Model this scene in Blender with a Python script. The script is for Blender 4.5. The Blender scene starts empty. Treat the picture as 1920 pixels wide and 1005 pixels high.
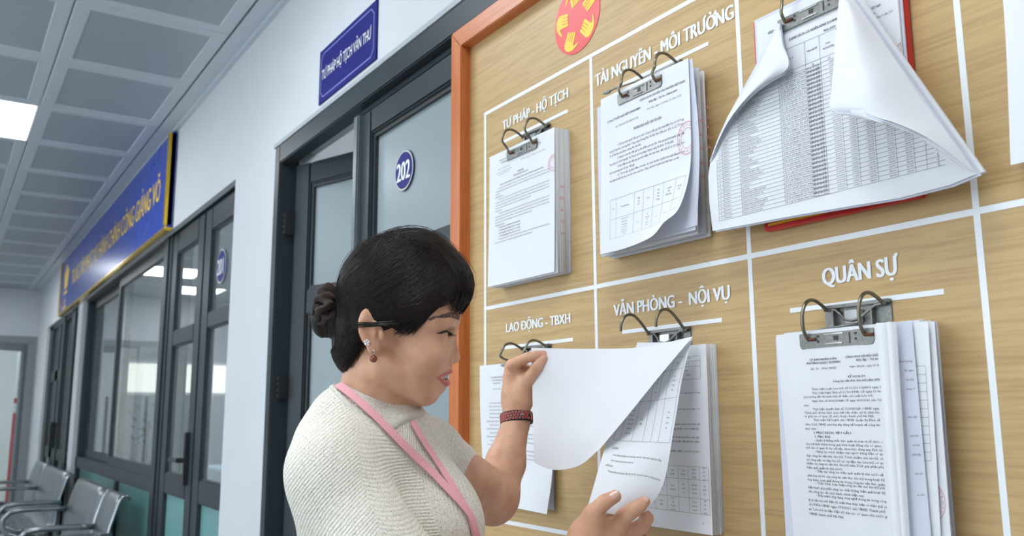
import bpy, bmesh, math, random
import numpy as np
from mathutils import Vector, Matrix
random.seed(7); np.random.seed(7)
SC = bpy.context.scene
COL = SC.collection
# ------------------------------------------------------------------ camera
CH = 1.35                                   # camera height (m)
FPX = 1638.5                                # focal length in pixels of a 1920 x 1005 frame
YAW, PIT, ROL = [math.radians(a) for a in (33.144, 9.555, -0.283)]
FW = np.array([-math.cos(YAW)*math.cos(PIT), math.sin(YAW)*math.cos(PIT), math.sin(PIT)])
_r = np.cross(FW, [0, 0, 1]); _r /= np.linalg.norm(_r); _u = np.cross(_r, FW)
RT = _r*math.cos(ROL)+_u*math.sin(ROL); UP = -_r*math.sin(ROL)+_u*math.cos(ROL)
CAMP = np.array([0, 0, CH])
cam = bpy.data.cameras.new('camera'); camo = bpy.data.objects.new('camera', cam); COL.objects.link(camo)
cam.sensor_width = 36; cam.lens = FPX/1920*36
camo.matrix_world = Matrix(((RT[0], UP[0], -FW[0], 0), (RT[1], UP[1], -FW[1], 0), (RT[2], UP[2], -FW[2], CH), (0, 0, 0, 1)))
cam.clip_start = 0.05
cam.dof.use_dof = True; cam.dof.focus_distance = 1.38; cam.dof.aperture_fstop = 7.0
SC.camera = camo
# ------------------------------------------------------------------ world, exposure
W = bpy.data.worlds.new('world'); SC.world = W; W.use_nodes = True
W.node_tree.nodes['Background'].inputs[0].default_value = (0.86, 0.93, 1.0, 1)
W.node_tree.nodes['Background'].inputs[1].default_value = 3.4
SC.view_settings.view_transform = 'Standard'; SC.view_settings.look = 'None'
SC.view_settings.gamma = 1.0; SC.view_settings.use_curve_mapping = False
SC.view_settings.exposure = 0.44
LED = 10.5                                   # luminous strength of the ceiling panels
LEDC = (0.93, 0.97, 1.0)
# ------------------------------------------------------------------ measuring helpers
def ray(x, y): return FW+RT*((x-960)/FPX)-UP*((y-502.5)/FPX)
def at(x, y, Y): d = ray(x, y); return d*(Y/d[1])+CAMP          # point seen at (x, y) on the wall-parallel plane at distance Y
def atd(x, y, d): return ray(x, y)*d+CAMP                        # the same at depth d
def atx(x, y, X): d = ray(x, y); return d*(X/d[0])+CAMP
def V(p): return Vector([float(c) for c in p])
# ------------------------------------------------------------------ materials
MATS = {}
def newmat(name):
    m = bpy.data.materials.new(name); m.use_nodes = True; MATS[name] = m
    nt = m.node_tree; return m, nt, nt.nodes['Principled BSDF']
def N(nt, t, **kw):
    n = nt.nodes.new(t)
    for k, v in kw.items():
        if k in n.inputs: n.inputs[k].default_value = v
        else: setattr(n, k, v)
    return n
def mat(name, col, rough=0.5, metal=0.0, spec=0.5, var=0.06, scale=30, bump=0.0, bscale=None, coat=0):
    if name in MATS: return MATS[name]
    m, nt, b = newmat(name); L = nt.links.new
    b.inputs['Roughness'].default_value = rough; b.inputs['Metallic'].default_value = metal
    b.inputs['Specular IOR Level'].default_value = spec; b.inputs['Coat Weight'].default_value = coat
    tc = N(nt, 'ShaderNodeTexCoord'); no = N(nt, 'ShaderNodeTexNoise', Scale=scale, Detail=4.0)
    L(tc.outputs['Object'], no.inputs['Vector'])
    mr = N(nt, 'ShaderNodeMapRange'); mr.inputs[1].default_value = .3; mr.inputs[2].default_value = .7
    mr.inputs[3].default_value = 1-var; mr.inputs[4].default_value = 1+var
    L(no.outputs['Fac'], mr.inputs[0])
    mx = N(nt, 'ShaderNodeVectorMath', operation='SCALE'); mx.inputs[0].default_value = col
    L(mr.outputs[0], mx.inputs['Scale']); L(mx.outputs[0], b.inputs['Base Color'])
    if bump:
        n2 = N(nt, 'ShaderNodeTexNoise', Scale=bscale or scale*4, Detail=3.0); L(tc.outputs['Object'], n2.inputs['Vector'])
        bp = N(nt, 'ShaderNodeBump', Strength=bump, Distance=.002); L(n2.outputs['Fac'], bp.inputs['Height']); L(bp.outputs[0], b.inputs['Normal'])
    return m
def wood(name, c1, c2, axis=0, scale=1.0, rough=.45, spec=.4):
    m, nt, b = newmat(name); L = nt.links.new
    tc = N(nt, 'ShaderNodeTexCoord'); mp = N(nt, 'ShaderNodeMapping'); s = [44*scale]*3; s[axis] = 1.3*scale
    mp.inputs['Scale'].default_value = s; L(tc.outputs['Object'], mp.inputs[0])
    no = N(nt, 'ShaderNodeTexNoise', Scale=1.6, Detail=6.0, Roughness=.62, Distortion=.6); L(mp.outputs[0], no.inputs['Vector'])
    mp2 = N(nt, 'ShaderNodeMapping'); s2 = [190*scale]*3; s2[axis] = 9*scale
    mp2.inputs['Scale'].default_value = s2; L(tc.outputs['Object'], mp2.inputs[0])
    n2 = N(nt, 'ShaderNodeTexNoise', Scale=1.5, Detail=3.0); L(mp2.outputs[0], n2.inputs['Vector'])
    ad = N(nt, 'ShaderNodeMath', operation='MULTIPLY_ADD'); ad.inputs[1].default_value = .75; L(n2.outputs['Fac'], ad.inputs[0]); L(no.outputs['Fac'], ad.inputs[2])
    cr = N(nt, 'ShaderNodeValToRGB'); cr.color_ramp.elements[0].position = .62; cr.color_ramp.elements[1].position = 1.08 if False else 1.0
    cr.color_ramp.elements[0].color = (*c1, 1); cr.color_ramp.elements[1].color = (*c2, 1)
    L(ad.outputs[0], cr.inputs[0]); L(cr.outputs[0], b.inputs['Base Color'])
    b.inputs['Roughness'].default_value = rough; b.inputs['Specular IOR Level'].default_value = spec
    bp = N(nt, 'ShaderNodeBump', Strength=.12, Distance=.001); L(ad.outputs[0], bp.inputs['Height']); L(bp.outputs[0], b.inputs['Normal'])
    return m
def glass(name, tint=(.93, .97, .97), haze=0.0):
    m, nt, b = newmat(name); L = nt.links.new; nt.nodes.remove(b); out = nt.nodes['Material Output']
    t = N(nt, 'ShaderNodeBsdfTransparent'); t.inputs[0].default_value = (*tint, 1)
    g = N(nt, 'ShaderNodeBsdfGlossy'); g.inputs['Roughness'].default_value = .02; g.inputs[0].default_value = (1, 1, 1, 1)
    lw = N(nt, 'ShaderNodeLayerWeight', Blend=.5); mx = N(nt, 'ShaderNodeMixShader'); ge = N(nt, 'ShaderNodeNewGeometry')   # Schlick term, outer faces only
    pw = N(nt, 'ShaderNodeMath', operation='POWER'); pw.inputs[1].default_value = 4.0; L(lw.outputs['Facing'], pw.inputs[0])
    pa = N(nt, 'ShaderNodeMath', operation='MULTIPLY_ADD'); pa.inputs[1].default_value = .9; pa.inputs[2].default_value = .05; L(pw.outputs[0], pa.inputs[0])
    iv = N(nt, 'ShaderNodeMath', operation='SUBTRACT'); iv.inputs[0].default_value = 1.0; L(ge.outputs['Backfacing'], iv.inputs[1])
    mm = N(nt, 'ShaderNodeMath', operation='MULTIPLY'); L(pa.outputs[0], mm.inputs[0]); L(iv.outputs[0], mm.inputs[1])
    L(mm.outputs[0], mx.inputs[0]); L(t.outputs[0], mx.inputs[1]); L(g.outputs[0], mx.inputs[2])
    if haze:
        d = N(nt, 'ShaderNodeBsdfDiffuse'); d.inputs[0].default_value = (.75, .8, .82, 1); m2 = N(nt, 'ShaderNodeMixShader'); m2.inputs[0].default_value = haze
        L(mx.outputs[0], m2.inputs[1]); L(d.outputs[0], m2.inputs[2]); L(m2.outputs[0], out.inputs[0])
    else: L(mx.outputs[0], out.inputs[0])
    return m
def frosted(name, col, trans=.5, rough=.25):
    m, nt, b = newmat(name); L = nt.links.new; nt.nodes.remove(b); out = nt.nodes['Material Output']
    d = N(nt, 'ShaderNodeBsdfDiffuse'); d.inputs[0].default_value = (*col, 1)
    t = N(nt, 'ShaderNodeBsdfTranslucent'); t.inputs[0].default_value = (*col, 1)
    g = N(nt, 'ShaderNodeBsdfGlossy'); g.inputs['Roughness'].default_value = rough
    fr = N(nt, 'ShaderNodeFresnel', IOR=1.35)
    a = N(nt, 'ShaderNodeMixShader'); a.inputs[0].default_value = trans; L(d.outputs[0], a.inputs[1]); L(t.outputs[0], a.inputs[2])
    c = N(nt, 'ShaderNodeMixShader'); L(fr.outputs[0], c.inputs[0]); L(a.outputs[0], c.inputs[1]); L(g.outputs[0], c.inputs[2]); L(c.outputs[0], out.inputs[0])
    return m
def emit(name, col, s):
    m, nt, b = newmat(name); b.inputs['Base Color'].default_value = (.8, .8, .8, 1)
    b.inputs['Emission Color'].default_value = (*col, 1); b.inputs['Emission Strength'].default_value = s; return m
# ------------------------------------------------------------------ mesh helpers
class MB:
    def __init__(s): s.v = []; s.f = []; s.m = []
    def add(s, v, f, mi=0):
        o = len(s.v); s.v += [tuple(float(c) for c in p) for p in v]; s.f += [tuple(i+o for i in q) for q in f]; s.m += [mi]*len(f); return s
    def box(s, a, b, mi=0):
        x0, y0, z0 = [min(p, q) for p, q in zip(a, b)]; x1, y1, z1 = [max(p, q) for p, q in zip(a, b)]
        return s.add([(x0, y0, z0), (x1, y0, z0), (x1, y1, z0), (x0, y1, z0), (x0, y0, z1), (x1, y0, z1), (x1, y1, z1), (x0, y1, z1)],
                     [(0, 3, 2, 1), (4, 5, 6, 7), (0, 1, 5, 4), (1, 2, 6, 5), (2, 3, 7, 6), (3, 0, 4, 7)], mi)
    def tube(s, pts, rad, n=8, mi=0, closed=False, cap=True):
        pts = [np.array(p, float) for p in pts]; k = len(pts); rad = rad if hasattr(rad, '__len__') else [rad]*k
        rings = []; ref = None
        for i, p in enumerate(pts):
            a = pts[(i-1) % k] if (i > 0 or closed) else p; b = pts[(i+1) % k] if (i < k-1 or closed) else p
            t = b-a; t = t/(np.linalg.norm(t)+1e-12)
            if ref is None: ref = np.cross(t, [0.31, .17, 1]); ref /= np.linalg.norm(ref)+1e-12
            ref = ref-t*(ref@t); ref /= np.linalg.norm(ref)+1e-12; bi = np.cross(t, ref)
            rings.append([p+rad[i]*(ref*math.cos(2*math.pi*j/n)+bi*math.sin(2*math.pi*j/n)) for j in range(n)])
        vs = [q for r_ in rings for q in r_]; fs = []
        for i in range(k if closed else k-1):
            for j in range(n):
                a = i*n+j; b = i*n+(j+1) % n; c = ((i+1) % k)*n+(j+1) % n; d = ((i+1) % k)*n+j; fs.append((a, b, c, d))
        if cap and not closed: fs += [tuple(range(n-1, -1, -1)), tuple(range((k-1)*n, k*n))]
        return s.add(vs, fs, mi)
    def strip(s, poly, y0, y1, mi=0):
        """extrude a wall-parallel polygon [(x, z)...] from y0 to y1"""
        n = len(poly); vs = [(x, y0, z) for x, z in poly]+[(x, y1, z) for x, z in poly]
        fs = [tuple(range(n)), tuple(range(2*n-1, n-1, -1))]+[(i, i+n, (i+1) % n+n, (i+1) % n) for i in range(n)]
        return s.add(vs, fs, mi)
    def build(s, name, mats, parent=None, smooth=False, bevel=0.0, seg=2):
        me = bpy.data.meshes.new(name); me.from_pydata(s.v, [], s.f)
        for m in (mats if isinstance(mats, (list, tuple)) else [mats]): me.materials.append(m)
        if any(s.m): me.polygons.foreach_set('material_index', s.m)
        return link(me, name, parent, smooth, bevel, seg)
def link(me, name, parent=None, smooth=False, bevel=0.0, seg=2):
    bm = bmesh.new(); bm.from_mesh(me); bmesh.ops.recalc_face_normals(bm, faces=bm.faces)
    if bevel: bmesh.ops.bevel(bm, geom=[e for e in bm.edges if len(e.link_faces) == 2 and e.calc_face_angle(0) > .6], offset=bevel, segments=seg, affect='EDGES', clamp_overlap=True)
    bm.to_mesh(me); bm.free(); me.update()
    if smooth: me.polygons.foreach_set('use_smooth', [True]*len(me.polygons))
    o = bpy.data.objects.new(name, me); COL.objects.link(o)
    if parent is not None: par(o, parent)
    return o
def par(o, parent):
    o.parent = parent
    o.matrix_parent_inverse = world_mat(parent).inverted()
def world_mat(o):
    return world_mat(o.parent) @ o.matrix_parent_inverse @ o.matrix_basis if o.parent is not None else o.matrix_basis.copy()
def tag(o, label=None, cat=None, group=None, kind=None):
    if label: o['label'] = label
    if cat: o['category'] = cat
    if group: o['group'] = group
    if kind: o['kind'] = kind
    return o
def thing(name, loc, label, cat, group=None):
    e = bpy.data.objects.new(name, None); e.empty_display_size = .05; COL.objects.link(e); e.location = V(loc); return tag(e, label, cat, group)
def struct(name, mb, m, parent=None, **kw):
    o = mb.build(name, m, parent, **kw)
    if parent is None: o['kind'] = 'structure'
    return o
def sempty(name, loc):
    e = bpy.data.objects.new(name, None); e.empty_display_size = .05; COL.objects.link(e); e.location = V(loc); e['kind'] = 'structure'; return e
# ------------------------------------------------------------------ lettering: glyph outlines turned into flat meshes; widened strokes are laid on in layers .1 mm apart
GC = {}
def _eval(body, off, res):
    cu = bpy.data.curves.new('g', 'FONT'); cu.body = body; cu.size = 1.0; cu.resolution_u = res; cu.offset = off; cu.fill_mode = 'FRONT' if hasattr(cu, 'fill_mode') else 'BOTH'
    cu.dimensions = '2D'; o = bpy.data.objects.new('g', cu); me = bpy.data.meshes.new_from_object(o)
    n = len(me.vertices); v = np.zeros(n*3); me.vertices.foreach_get('co', v); v = v.reshape(-1, 3)[:, :2].copy()
    f = [tuple(p.vertices) for p in me.polygons]
    bpy.data.meshes.remove(me); bpy.data.objects.remove(o); bpy.data.curves.remove(cu); return v, f
HORN = {'ơ': 'o', 'ờ': 'ò', 'ớ': 'ó', 'ở': 'ỏ', 'ỡ': 'õ', 'ợ': 'ọ', 'ư': 'u', 'ừ': 'ù', 'ứ': 'ú', 'ử': 'ủ', 'ữ': 'ũ', 'ự': 'ụ'}
HORN.update({k.upper(): v.upper() for k, v in list(HORN.items())}); HORN.update({'đ': 'd', 'Đ': 'D'})
def glyph(ch, bold=0.0, res=1):
    """verts (x, y, layer), faces, advance; letters with a horn or a bar get it as a piece of its own"""
    k = (ch, res)
    if k not in GC:
        if ('|', 'w') not in GC:
            v, _ = _eval('||', 0, 1); GC[('|', 'w')] = v[:, 0].max()-v[:, 0].min()
        w, _ = _eval('|'+ch+'|', 0, 1); adv = w[:, 0].max()-w[:, 0].min()-GC[('|', 'w')]
        if ch == ' ': GC[k] = (np.zeros((0, 3)), [], adv); return GC[k]
        v, f = _eval(HORN.get(ch, ch), 0, res); v = np.column_stack([v, np.zeros(len(v))])
        if ch in HORN:
            cap = ch.isupper(); yt = .727 if cap else .546; b = HORN[ch]; core = v[v[:, 1] < yt+.02]; xr = core[:, 0].max(); xl = core[:, 0].min()
            if ch == 'Đ': q = [(xl-.09, .33), (xl+.30, .33), (xl+.30, .40), (xl-.09, .40)]
            elif ch == 'đ': q = [(xr-.28, .60), (xr+.09, .60), (xr+.09, .66), (xr-.28, .66)]
            elif ch.lower() in 'ơờớởỡợ': q = [(xr-.11, yt-.13), (xr-.01, yt-.10), (xr+.07, yt-.01), (xr+.08, yt+.08), (xr-.01, yt+.08), (xr-.02, yt+.02), (xr-.09, yt-.05)]
            else: q = [(xr-.07, yt-.08), (xr+.02, yt-.06), (xr+.09, yt+.02), (xr+.10, yt+.10), (xr+.02, yt+.10), (xr+.01, yt+.04), (xr-.07, yt)]
            n = len(v); v = np.concatenate([v, [(a, c, .4) for a, c in q]]); f = f+[tuple(range(n, n+len(q)))]
        GC[k] = (v, f, adv)
    return GC[k]
def text_mesh(s, bold=0.0, res=1, track=0.0):
    """2-D mesh of a line: cap height .727, baseline 0; returns verts, faces, width. bold: stroke widening, laid on as shifted copies"""
    vs, fs, x, o = [], [], 0.0, 0
    sh = [0.0] if bold < .01 else ([-bold, bold] if bold < .03 else [-bold, -bold*.5, 0, bold*.5, bold])
    for ch in s:
        v, f, a = glyph(ch, 0.0, res)
        if len(v):
            for li, d in enumerate(sh):
                vs.append(v+[x+d, 0, li]); fs += [tuple(i+o for i in q) for q in f]; o += len(v)
        x += a+track
    return (np.concatenate(vs) if vs else np.zeros((0, 3))), fs, x
CAP = .727
# ================================================================== materials of the place
M_WALL = mat('painted_plaster', (.585, .615, .65), .6, var=.025, scale=3, bump=.05, bscale=200)
M_CEILB = mat('ceiling_tile_rim', (.50, .55, .59), .38, var=.02)
M_CEILC = mat('ceiling_tile_perforated', (.315, .36, .40), .36, var=.03, scale=60)
M_FLOOR = mat('grey_granite_tile', (.42, .43, .43), .25, var=.15, scale=60)
M_ALU = mat('anthracite_aluminium', (.028, .038, .046), .42, spec=.3, var=.06, scale=8)
M_ALUD = mat('anthracite_shadow_gap', (.02, .024, .028), .5, var=.06)
M_GLASS = glass('clear_glass', haze=.06)
M_DAYGLASS = glass('hall_window_glass', (.96, .98, .98))
M_FROST = frosted('frosted_glass', (.40, .475, .505), .35)
M_TEAL = frosted('teal_frosted_glass', (.20, .46, .45), .30, .3)
M_STEEL = mat('brushed_steel', (.28, .30, .32), .28, .9, var=.06, scale=14)
M_WHITE = mat('white_plastic', (.8, .82, .84), .5, var=.02)
M_BLACK = mat('black_plastic', (.02, .022, .025), .4)
M_BLUE = mat('royal_blue_panel', (.011, .013, .165), .5, spec=.2, var=.04, scale=12)
M_BLUE2 = mat('bright_blue_panel', (.009, .045, .38), .25, spec=.4, var=.08, scale=3)
M_GOLD = mat('gold_letters', (.80, .54, .02), .45, 0, var=.05)
M_GOLDF = mat('polished_gold_frame', (.78, .52, .06), .22, .85, var=.05)
M_RED = mat('signal_red', (.55, .02, .025), .4)
WY = 1.08                                    # plaster face of the board wall
WB = 1.24                                    # its back
CZ = 3.06
FARX = -13.4
ENDX = 3.4
OPPY = -4.0
# ------------------------------------------------------------------ floor, walls, ceiling
struct('floor', MB().box((-17, OPPY-.1, -.1), (ENDX, 6.0, 0)), M_FLOOR)
mb = MB()
DX0, DX1, DZ = -3.39, -1.60, 2.424           # double door 202
PX1 = at(442, 336, WY)[0]; PX2 = at(165, 570, 1.12)[0]; PX3 = at(147, 590, WY)[0]; PX4 = at(89, 625, WY)[0]
HZ = 2.44
for x0, x1, z0, z1 in ((DX1, ENDX, 0, 3.2), (DX0, DX1, DZ, 3.2), (PX1, DX0, 0, 3.2), (PX2, PX1, HZ, 3.2), (PX3, PX2, 0, 3.2), (PX4, PX3, HZ, 3.2), (FARX-.1, PX4, 0, 3.2)):
    mb.box((x0, WY, z0), (x1, WB, z1))
struct('wall_right', mb, M_WALL)
fy1 = atx(62, 640, FARX)[1]; fz = atx(40, 641, FARX)[2]; fy0 = fy1-1.9
mb = MB()
for a, b, c, d in ((fy1, 6.0, 0, 3.2), (fy0, fy1, fz, 3.2), (OPPY, fy0, 0, 3.2)): mb.box((FARX-.15, a, c), (FARX, b, d))
struct('wall_far', mb, M_WALL)
mb = MB(); WZ0, WZ1 = .75, 2.75; WINX = [(-6.4, -3.3), (-2.5, .6)]  # openings for the added, unseen daylight windows
mb.box((-17, OPPY-.15, 0), (ENDX, OPPY, WZ0)); mb.box((-17, OPPY-.15, WZ1), (ENDX, OPPY, 3.2)); xe = -17
for a_, b_ in WINX: mb.box((xe, OPPY-.15, WZ0), (a_, OPPY, WZ1)); xe = b_
mb.box((xe, OPPY-.15, WZ0), (ENDX, OPPY, WZ1)); struct('wall_left', mb, M_WALL)
struct('wall_near', MB().box((ENDX, OPPY-.15, 0), (ENDX+.15, 6.0, 3.2)), M_WALL)
ceil = struct('ceiling', MB().box((-17, OPPY-.1, CZ+.06), (ENDX+.1, 6.0, CZ+.16)), M_CEILB)
# metal clip-in tiles: flat rim, perforated field set a little deeper
TX, TY, TX0, TY0 = .745, .635, -3.83, .98
def tile_mesh():
    g = .004; rim = .062; x1, y1 = TX-g, TY-g; m = MB()
    def ring(i, z, k): return [(i, i, z), (x1-i, i, z), (x1-i, y1-i, z), (i, y1-i, z)]
    loops = [ring(0, .03, 0), ring(0, .004, 0), ring(.006, 0, 0), ring(rim, 0, 0), ring(rim+.004, .0035, 0)]
    vs = [p for l in loops for p in l]; fs = []; mi = []
    for a in range(4):
        for j in range(4): fs.append((a*4+j, a*4+(j+1) % 4, a*4+4+(j+1) % 4, a*4+4+j))
    m.add(vs, fs, 0); m.add(loops[-1], [(0, 1, 2, 3)], 1)
    return m
proto = None; leds = {(-3, 1), (1, 1), (4, 1), (7, 1), (-10, 1), (-12, 2)} | {(i, j) for i in (-11, -7, -3, 1, 5) for j in (4, 6)}  # the two hall rows are unseen panels added for extra light
def tile_range():
    for i in range(-13, 10):
        for j in range(0, 8): yield i, j
for i, j in tile_range():
    x = TX0+i*TX; y = TY0-(j+1)*TY
    if (i, j) in leds or y < OPPY-.2 or x > ENDX-.3 or x < FARX-.7: continue
    if proto is None:
        o = tile_mesh().build('ceiling_tile', [M_CEILB, M_CEILC]); proto = o
    else:
        o = proto.copy(); COL.objects.link(o)
    o.location = (x, y, CZ); o.parent = ceil
tr = MB().box((FARX, TY0+.004, CZ), (ENDX, WY, CZ+.03)); tr.box((FARX, WY-.022, CZ-.018), (ENDX, WY, CZ)); 
struct('trim_1', tr, M_CEILB)
M_LED = emit('led_diffuser', LEDC, LED)
def led(name, x, y, w, h, z, label):
    t = thing(name, (x+w/2, y+h/2, z), label, 'ceiling light', 'recessed ceiling lights')
    MB().box((x+.012, y+.012, z+.002), (x+w-.012, y+h-.012, z+.01)).build('diffuser', M_LED, t)
    f = MB(); 
    for a, b, c, d in ((0, 0, w, .012), (0, h-.012, w, h), (0, .012, .012, h-.012), (w-.012, .012, w, h-.012)): f.box((x+a, y+b, z-.002), (x+c, y+d, z+.03))
    f.build('frame', M_WHITE, t)
LEDLAB = {(-3, 1): 'glowing square ceiling light at the left edge, before the blue and gold banner', (1, 1): 'square ceiling light overhead between door 202 and the woman', (4, 1): 'square ceiling light overhead in front of the notice board', (7, 1): 'square ceiling light overhead behind the camera, by the wall', (-10, 1): 'upper bright ceiling light mirrored in the dark-framed sliding window', (-12, 2): 'lower bright ceiling light mirrored in the dark-framed sliding window'}
for i, j in leds:
    if j > 2: LEDLAB[(i, j)] = 'added square fill light over the open hall, %s row, %s' % ({4: 'inner', 6: 'outer'}[j], {-11: 'at the corridor end', -7: 'before the banner', -3: 'facing the white pillar', 1: 'facing the woman', 5: 'behind the camera'}[i])
for i, j in sorted(leds): led('ceiling_light', TX0+i*TX, TY0-(j+1)*TY, TX-.004, TY-.004, CZ, LEDLAB[(i, j)])
# ------------------------------------------------------------------ rooms behind the glazing
struct('wall_back_1', MB().box((FARX, 4.6, 0), (-3.75, 4.7, 3.2)), M_WALL)
struct('wall_side_1', MB().box((-3.75, WB, 0), (-3.65, 4.6, 3.2)), M_WALL)
struct('wall_back_2', MB().box((-3.65, 3.0, 0), (ENDX, 3.1, 3.2)), M_WALL)
led('ceiling_light', -5.6, 1.9, .75, .62, CZ-.012, 'square ceiling light inside the office just behind door 201')
led('ceiling_light', -9.2, 3.2, .75, .62, CZ-.012, 'square ceiling light over the office desk behind the sliding window')
led('ceiling_light', -5.2, 3.4, .75, .62, CZ-.012, 'square ceiling light at the inner corner of the office')
led('ceiling_light', -7.6, 2.4, .75, .62, CZ-.012, 'square ceiling light inside the office behind the glazed door 201')
led('ceiling_light', -2.9, 1.5, .62, .62, CZ-.012, 'square ceiling light inside room 202 behind the open door leaf')
tr = MB().box((FARX, WB, CZ), (ENDX, 6, CZ+.05)); struct('ceiling_inner', tr, M_CEILB)
# ------------------------------------------------------------------ frame helper for glazed units
def rect_frame(m, x0, x1, z0, z1, w, ya, yb, wb=None):
    wb = wb or w
    m.box((x0, ya, z0), (x0+w, yb, z1)); m.box((x1-w, ya, z0), (x1, yb, z1)); m.box((x0+w, ya, z1-w), (x1-w, yb, z1)); m.box((x0+w, ya, z0), (x1-w, yb, z0+wb))
def pane(parent, x0, x1, z0, z1, y, m, t=.006, name='glass_pane'):
    return MB().box((x0, y, z0), (x1, y+t, z1)).build(name, m, parent)
for i_, (a_, b_) in enumerate(WINX):              # unseen windows, added across the hall to bring daylight onto the board
    wn = sempty('window_%d' % (i_+3), ((a_+b_)/2, OPPY-.08, WZ0)); f = MB(); rect_frame(f, a_, b_, WZ0, WZ1, .06, OPPY-.11, OPPY-.05); f.box(((a_+b_)/2-.03, OPPY-.11, WZ0+.06), ((a_+b_)/2+.03, OPPY-.05, WZ1-.06)); f.build('window_frame', M_ALU, wn)
    for p0_, p1_ in ((a_+.055, (a_+b_)/2-.025), ((a_+b_)/2+.025, b_-.055)): pane(wn, p0_, p1_, WZ0+.055, WZ1-.055, OPPY-.083, M_DAYGLASS)
# ------------------------------------------------------------------ door 202 (double door, left leaf ajar)
d = sempty('door_1', (-2.6, WY, 0)); FY = WY-.012
f = MB()
f.box((DX0, FY, 0), (DX0+.058, WY+.07, DZ)); f.box((DX1-.058, FY, 0), (DX1, WY+.07, DZ)); f.box((DX0+.058, FY, DZ-.075), (DX1-.058, WY+.05, DZ))
f.box((RX0 if False else -2.6, FY+.03, DZ-.098), (DX1-.058, WY+.05, DZ-.075))
f.build('door_frame', M_ALU, d, bevel=.004)
cap = MB().box((DX0-.012, FY-.004, DZ), (DX1, WY+.01, DZ+.016)); cap.build('frame_cap', mat('grey_sealant', (.36, .40, .43), .5), d)
mull = at(662, 230, WY)[0]
def leaf(parent, x0, x1, z0, z1, ya, w=.105, mid=(1.76, 1.90), fr=M_FROST, lower=M_FROST):
    e = MB(); rect_frame(e, x0, x1, z0, z1, w, ya, ya+.05, .14); e.box((x0+w, ya, mid[0]), (x1-w, ya+.05, mid[1]))
    b = e.build('leaf_frame', M_ALU, parent, bevel=.006)
    q = MB(); 
    for a, c in ((z0+.14, mid[0]), (mid[1], z1-w)):
        rect_frame(q, x0+w-.001, x1-w+.001, a-.001, c+.001, .014, ya+.012, ya+.038)
    q.build('glazing_bead', M_ALUD, parent)
    pane(parent, x0+w+.01, x1-w-.01, mid[1]+.01, z1-w-.01, ya+.024, fr); pane(parent, x0+w+.01, x1-w-.01, z0+.15, mid[0]-.01, ya+.024, lower)
    return b
RX0 = at(668, 300, WY)[0]; 
leaf(d, RX0, RX0+.80, .02, DZ-.10, WY+.012, .082, (1.75, 1.838))
st = MB().box((RX0-.022, WY-.004, .02), (RX0+.014, WY+.055, DZ-.10)); st.build('meeting_stile', mat('light_aluminium_edge', (.12, .145, .165), .35), d, bevel=.005)
# left leaf turned inwards about its left stile
HX = DX0+.075; ang = math.radians(20); lw = .74
before = set(COL.objects)
leaf(d, 0, lw, .02, 2.342, 0, .088, (1.735, 1.835))
for o in set(COL.objects)-before:
    o.matrix_parent_inverse = Matrix.Identity(4)
    o.matrix_basis = world_mat(d).inverted() @ Matrix.Translation((HX, WY+.05, 0)) @ Matrix.Rotation(ang, 4, 'Z')
for z in (2.10, 1.46, .4):
    h = MB().box((HX-.010, WY+.012, z-.046), (HX+.008, WY+.06, z+.046)); hh = h.build('hinge', M_BLACK, d, bevel=.003)
    q = MB()
    for k in range(4): q.box((HX-.004, WY+.009, z-.038+k*.023), (HX+.003, WY+.013, z-.031+k*.023))
    tag(q.build('hinge_screws', M_STEEL, hh), kind='stuff')
def disc_plate(parent, c, r, y, num, name='number_plate'):
    def ell(k): return [(c[0]+r*k*math.cos(t*math.pi/24), c[2]+r*k*math.sin(t*math.pi/24)) for t in range(48)]
    p = MB().strip(ell(1), y-.004, y).build(name, M_BLUE, parent)
    MB().strip(ell(.985), y-.0045, y-.004).build('plate_ring', mat('pale_gold_ring', (.52, .54, .42), .4), p); MB().strip(ell(.90), y-.0055, y-.0045).build('plate_face', M_BLUE, p)
    v, fs, w = text_mesh(num, .045, 3); s = r*1.45/w; k = s*1.35
    MB().add([(c[0]+(x-w/2)*s, y-.0062-l*.0002, c[2]+(z-CAP/2)*k) for x, z, l in v], fs).build('number', M_WHITE, p)
c = at(757.5, 319.5, WY+.03); disc_plate(d, c, .062, WY+.034, '202')
# ------------------------------------------------------------------ blue name sign above door 202
def wall_text(parent, s, p0, p1, cap, Y, m, bold=.03, res=3, name='lettering', track=0.0, t=.001):
    v, fs, w = text_mesh(s, bold, res, track); p0, p1 = np.array(p0), np.array(p1); dx = (p1-p0)/w; k = cap/CAP
    mbx = MB().add([(p0[0]+dx[0]*x, Y-l*.00015, p0[2]+dx[2]*x+z*k) for x, z, l in v], fs)
    return mbx.build(name, m, parent)
sx0, sz1 = at(603, 98, WY)[0], at(655, 50, WY)[2]; sx1, sz0 = at(708, 115, WY)[0], at(650, 158, WY)[2]
s = thing('door_sign', ((sx0+sx1)/2, WY, sz0), 'dark blue rectangular office name sign with white lettering above door 202', 'sign')
MB().box((sx0, WY-.006, sz0), (sx1, WY-.0005, sz1)).build('panel', M_BLUE, s, bevel=.0015)
q = MB(); a, b, c_, e_ = sx0+.02, sx1-.02, sz0+.02, sz1-.02; k = .022
oct_ = [(a+k, c_), (b-k, c_), (b, c_+k), (b, e_-k), (b-k, e_), (a+k, e_), (a, e_-k), (a, c_+k)]
for i in range(8):
    p, p2 = np.array(oct_[i]), np.array(oct_[(i+1) % 8]); n = np.array([-(p2-p)[1], (p2-p)[0]]); n = n/np.linalg.norm(n)*.0016
    q.add([(p[0]-n[0], WY-.0068, p[1]-n[1]), (p2[0]-n[0], WY-.0068, p2[1]-n[1]), (p2[0]+n[0], WY-.0068, p2[1]+n[1]), (p[0]+n[0], WY-.0068, p[1]+n[1])], [(0, 1, 2, 3)])
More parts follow.
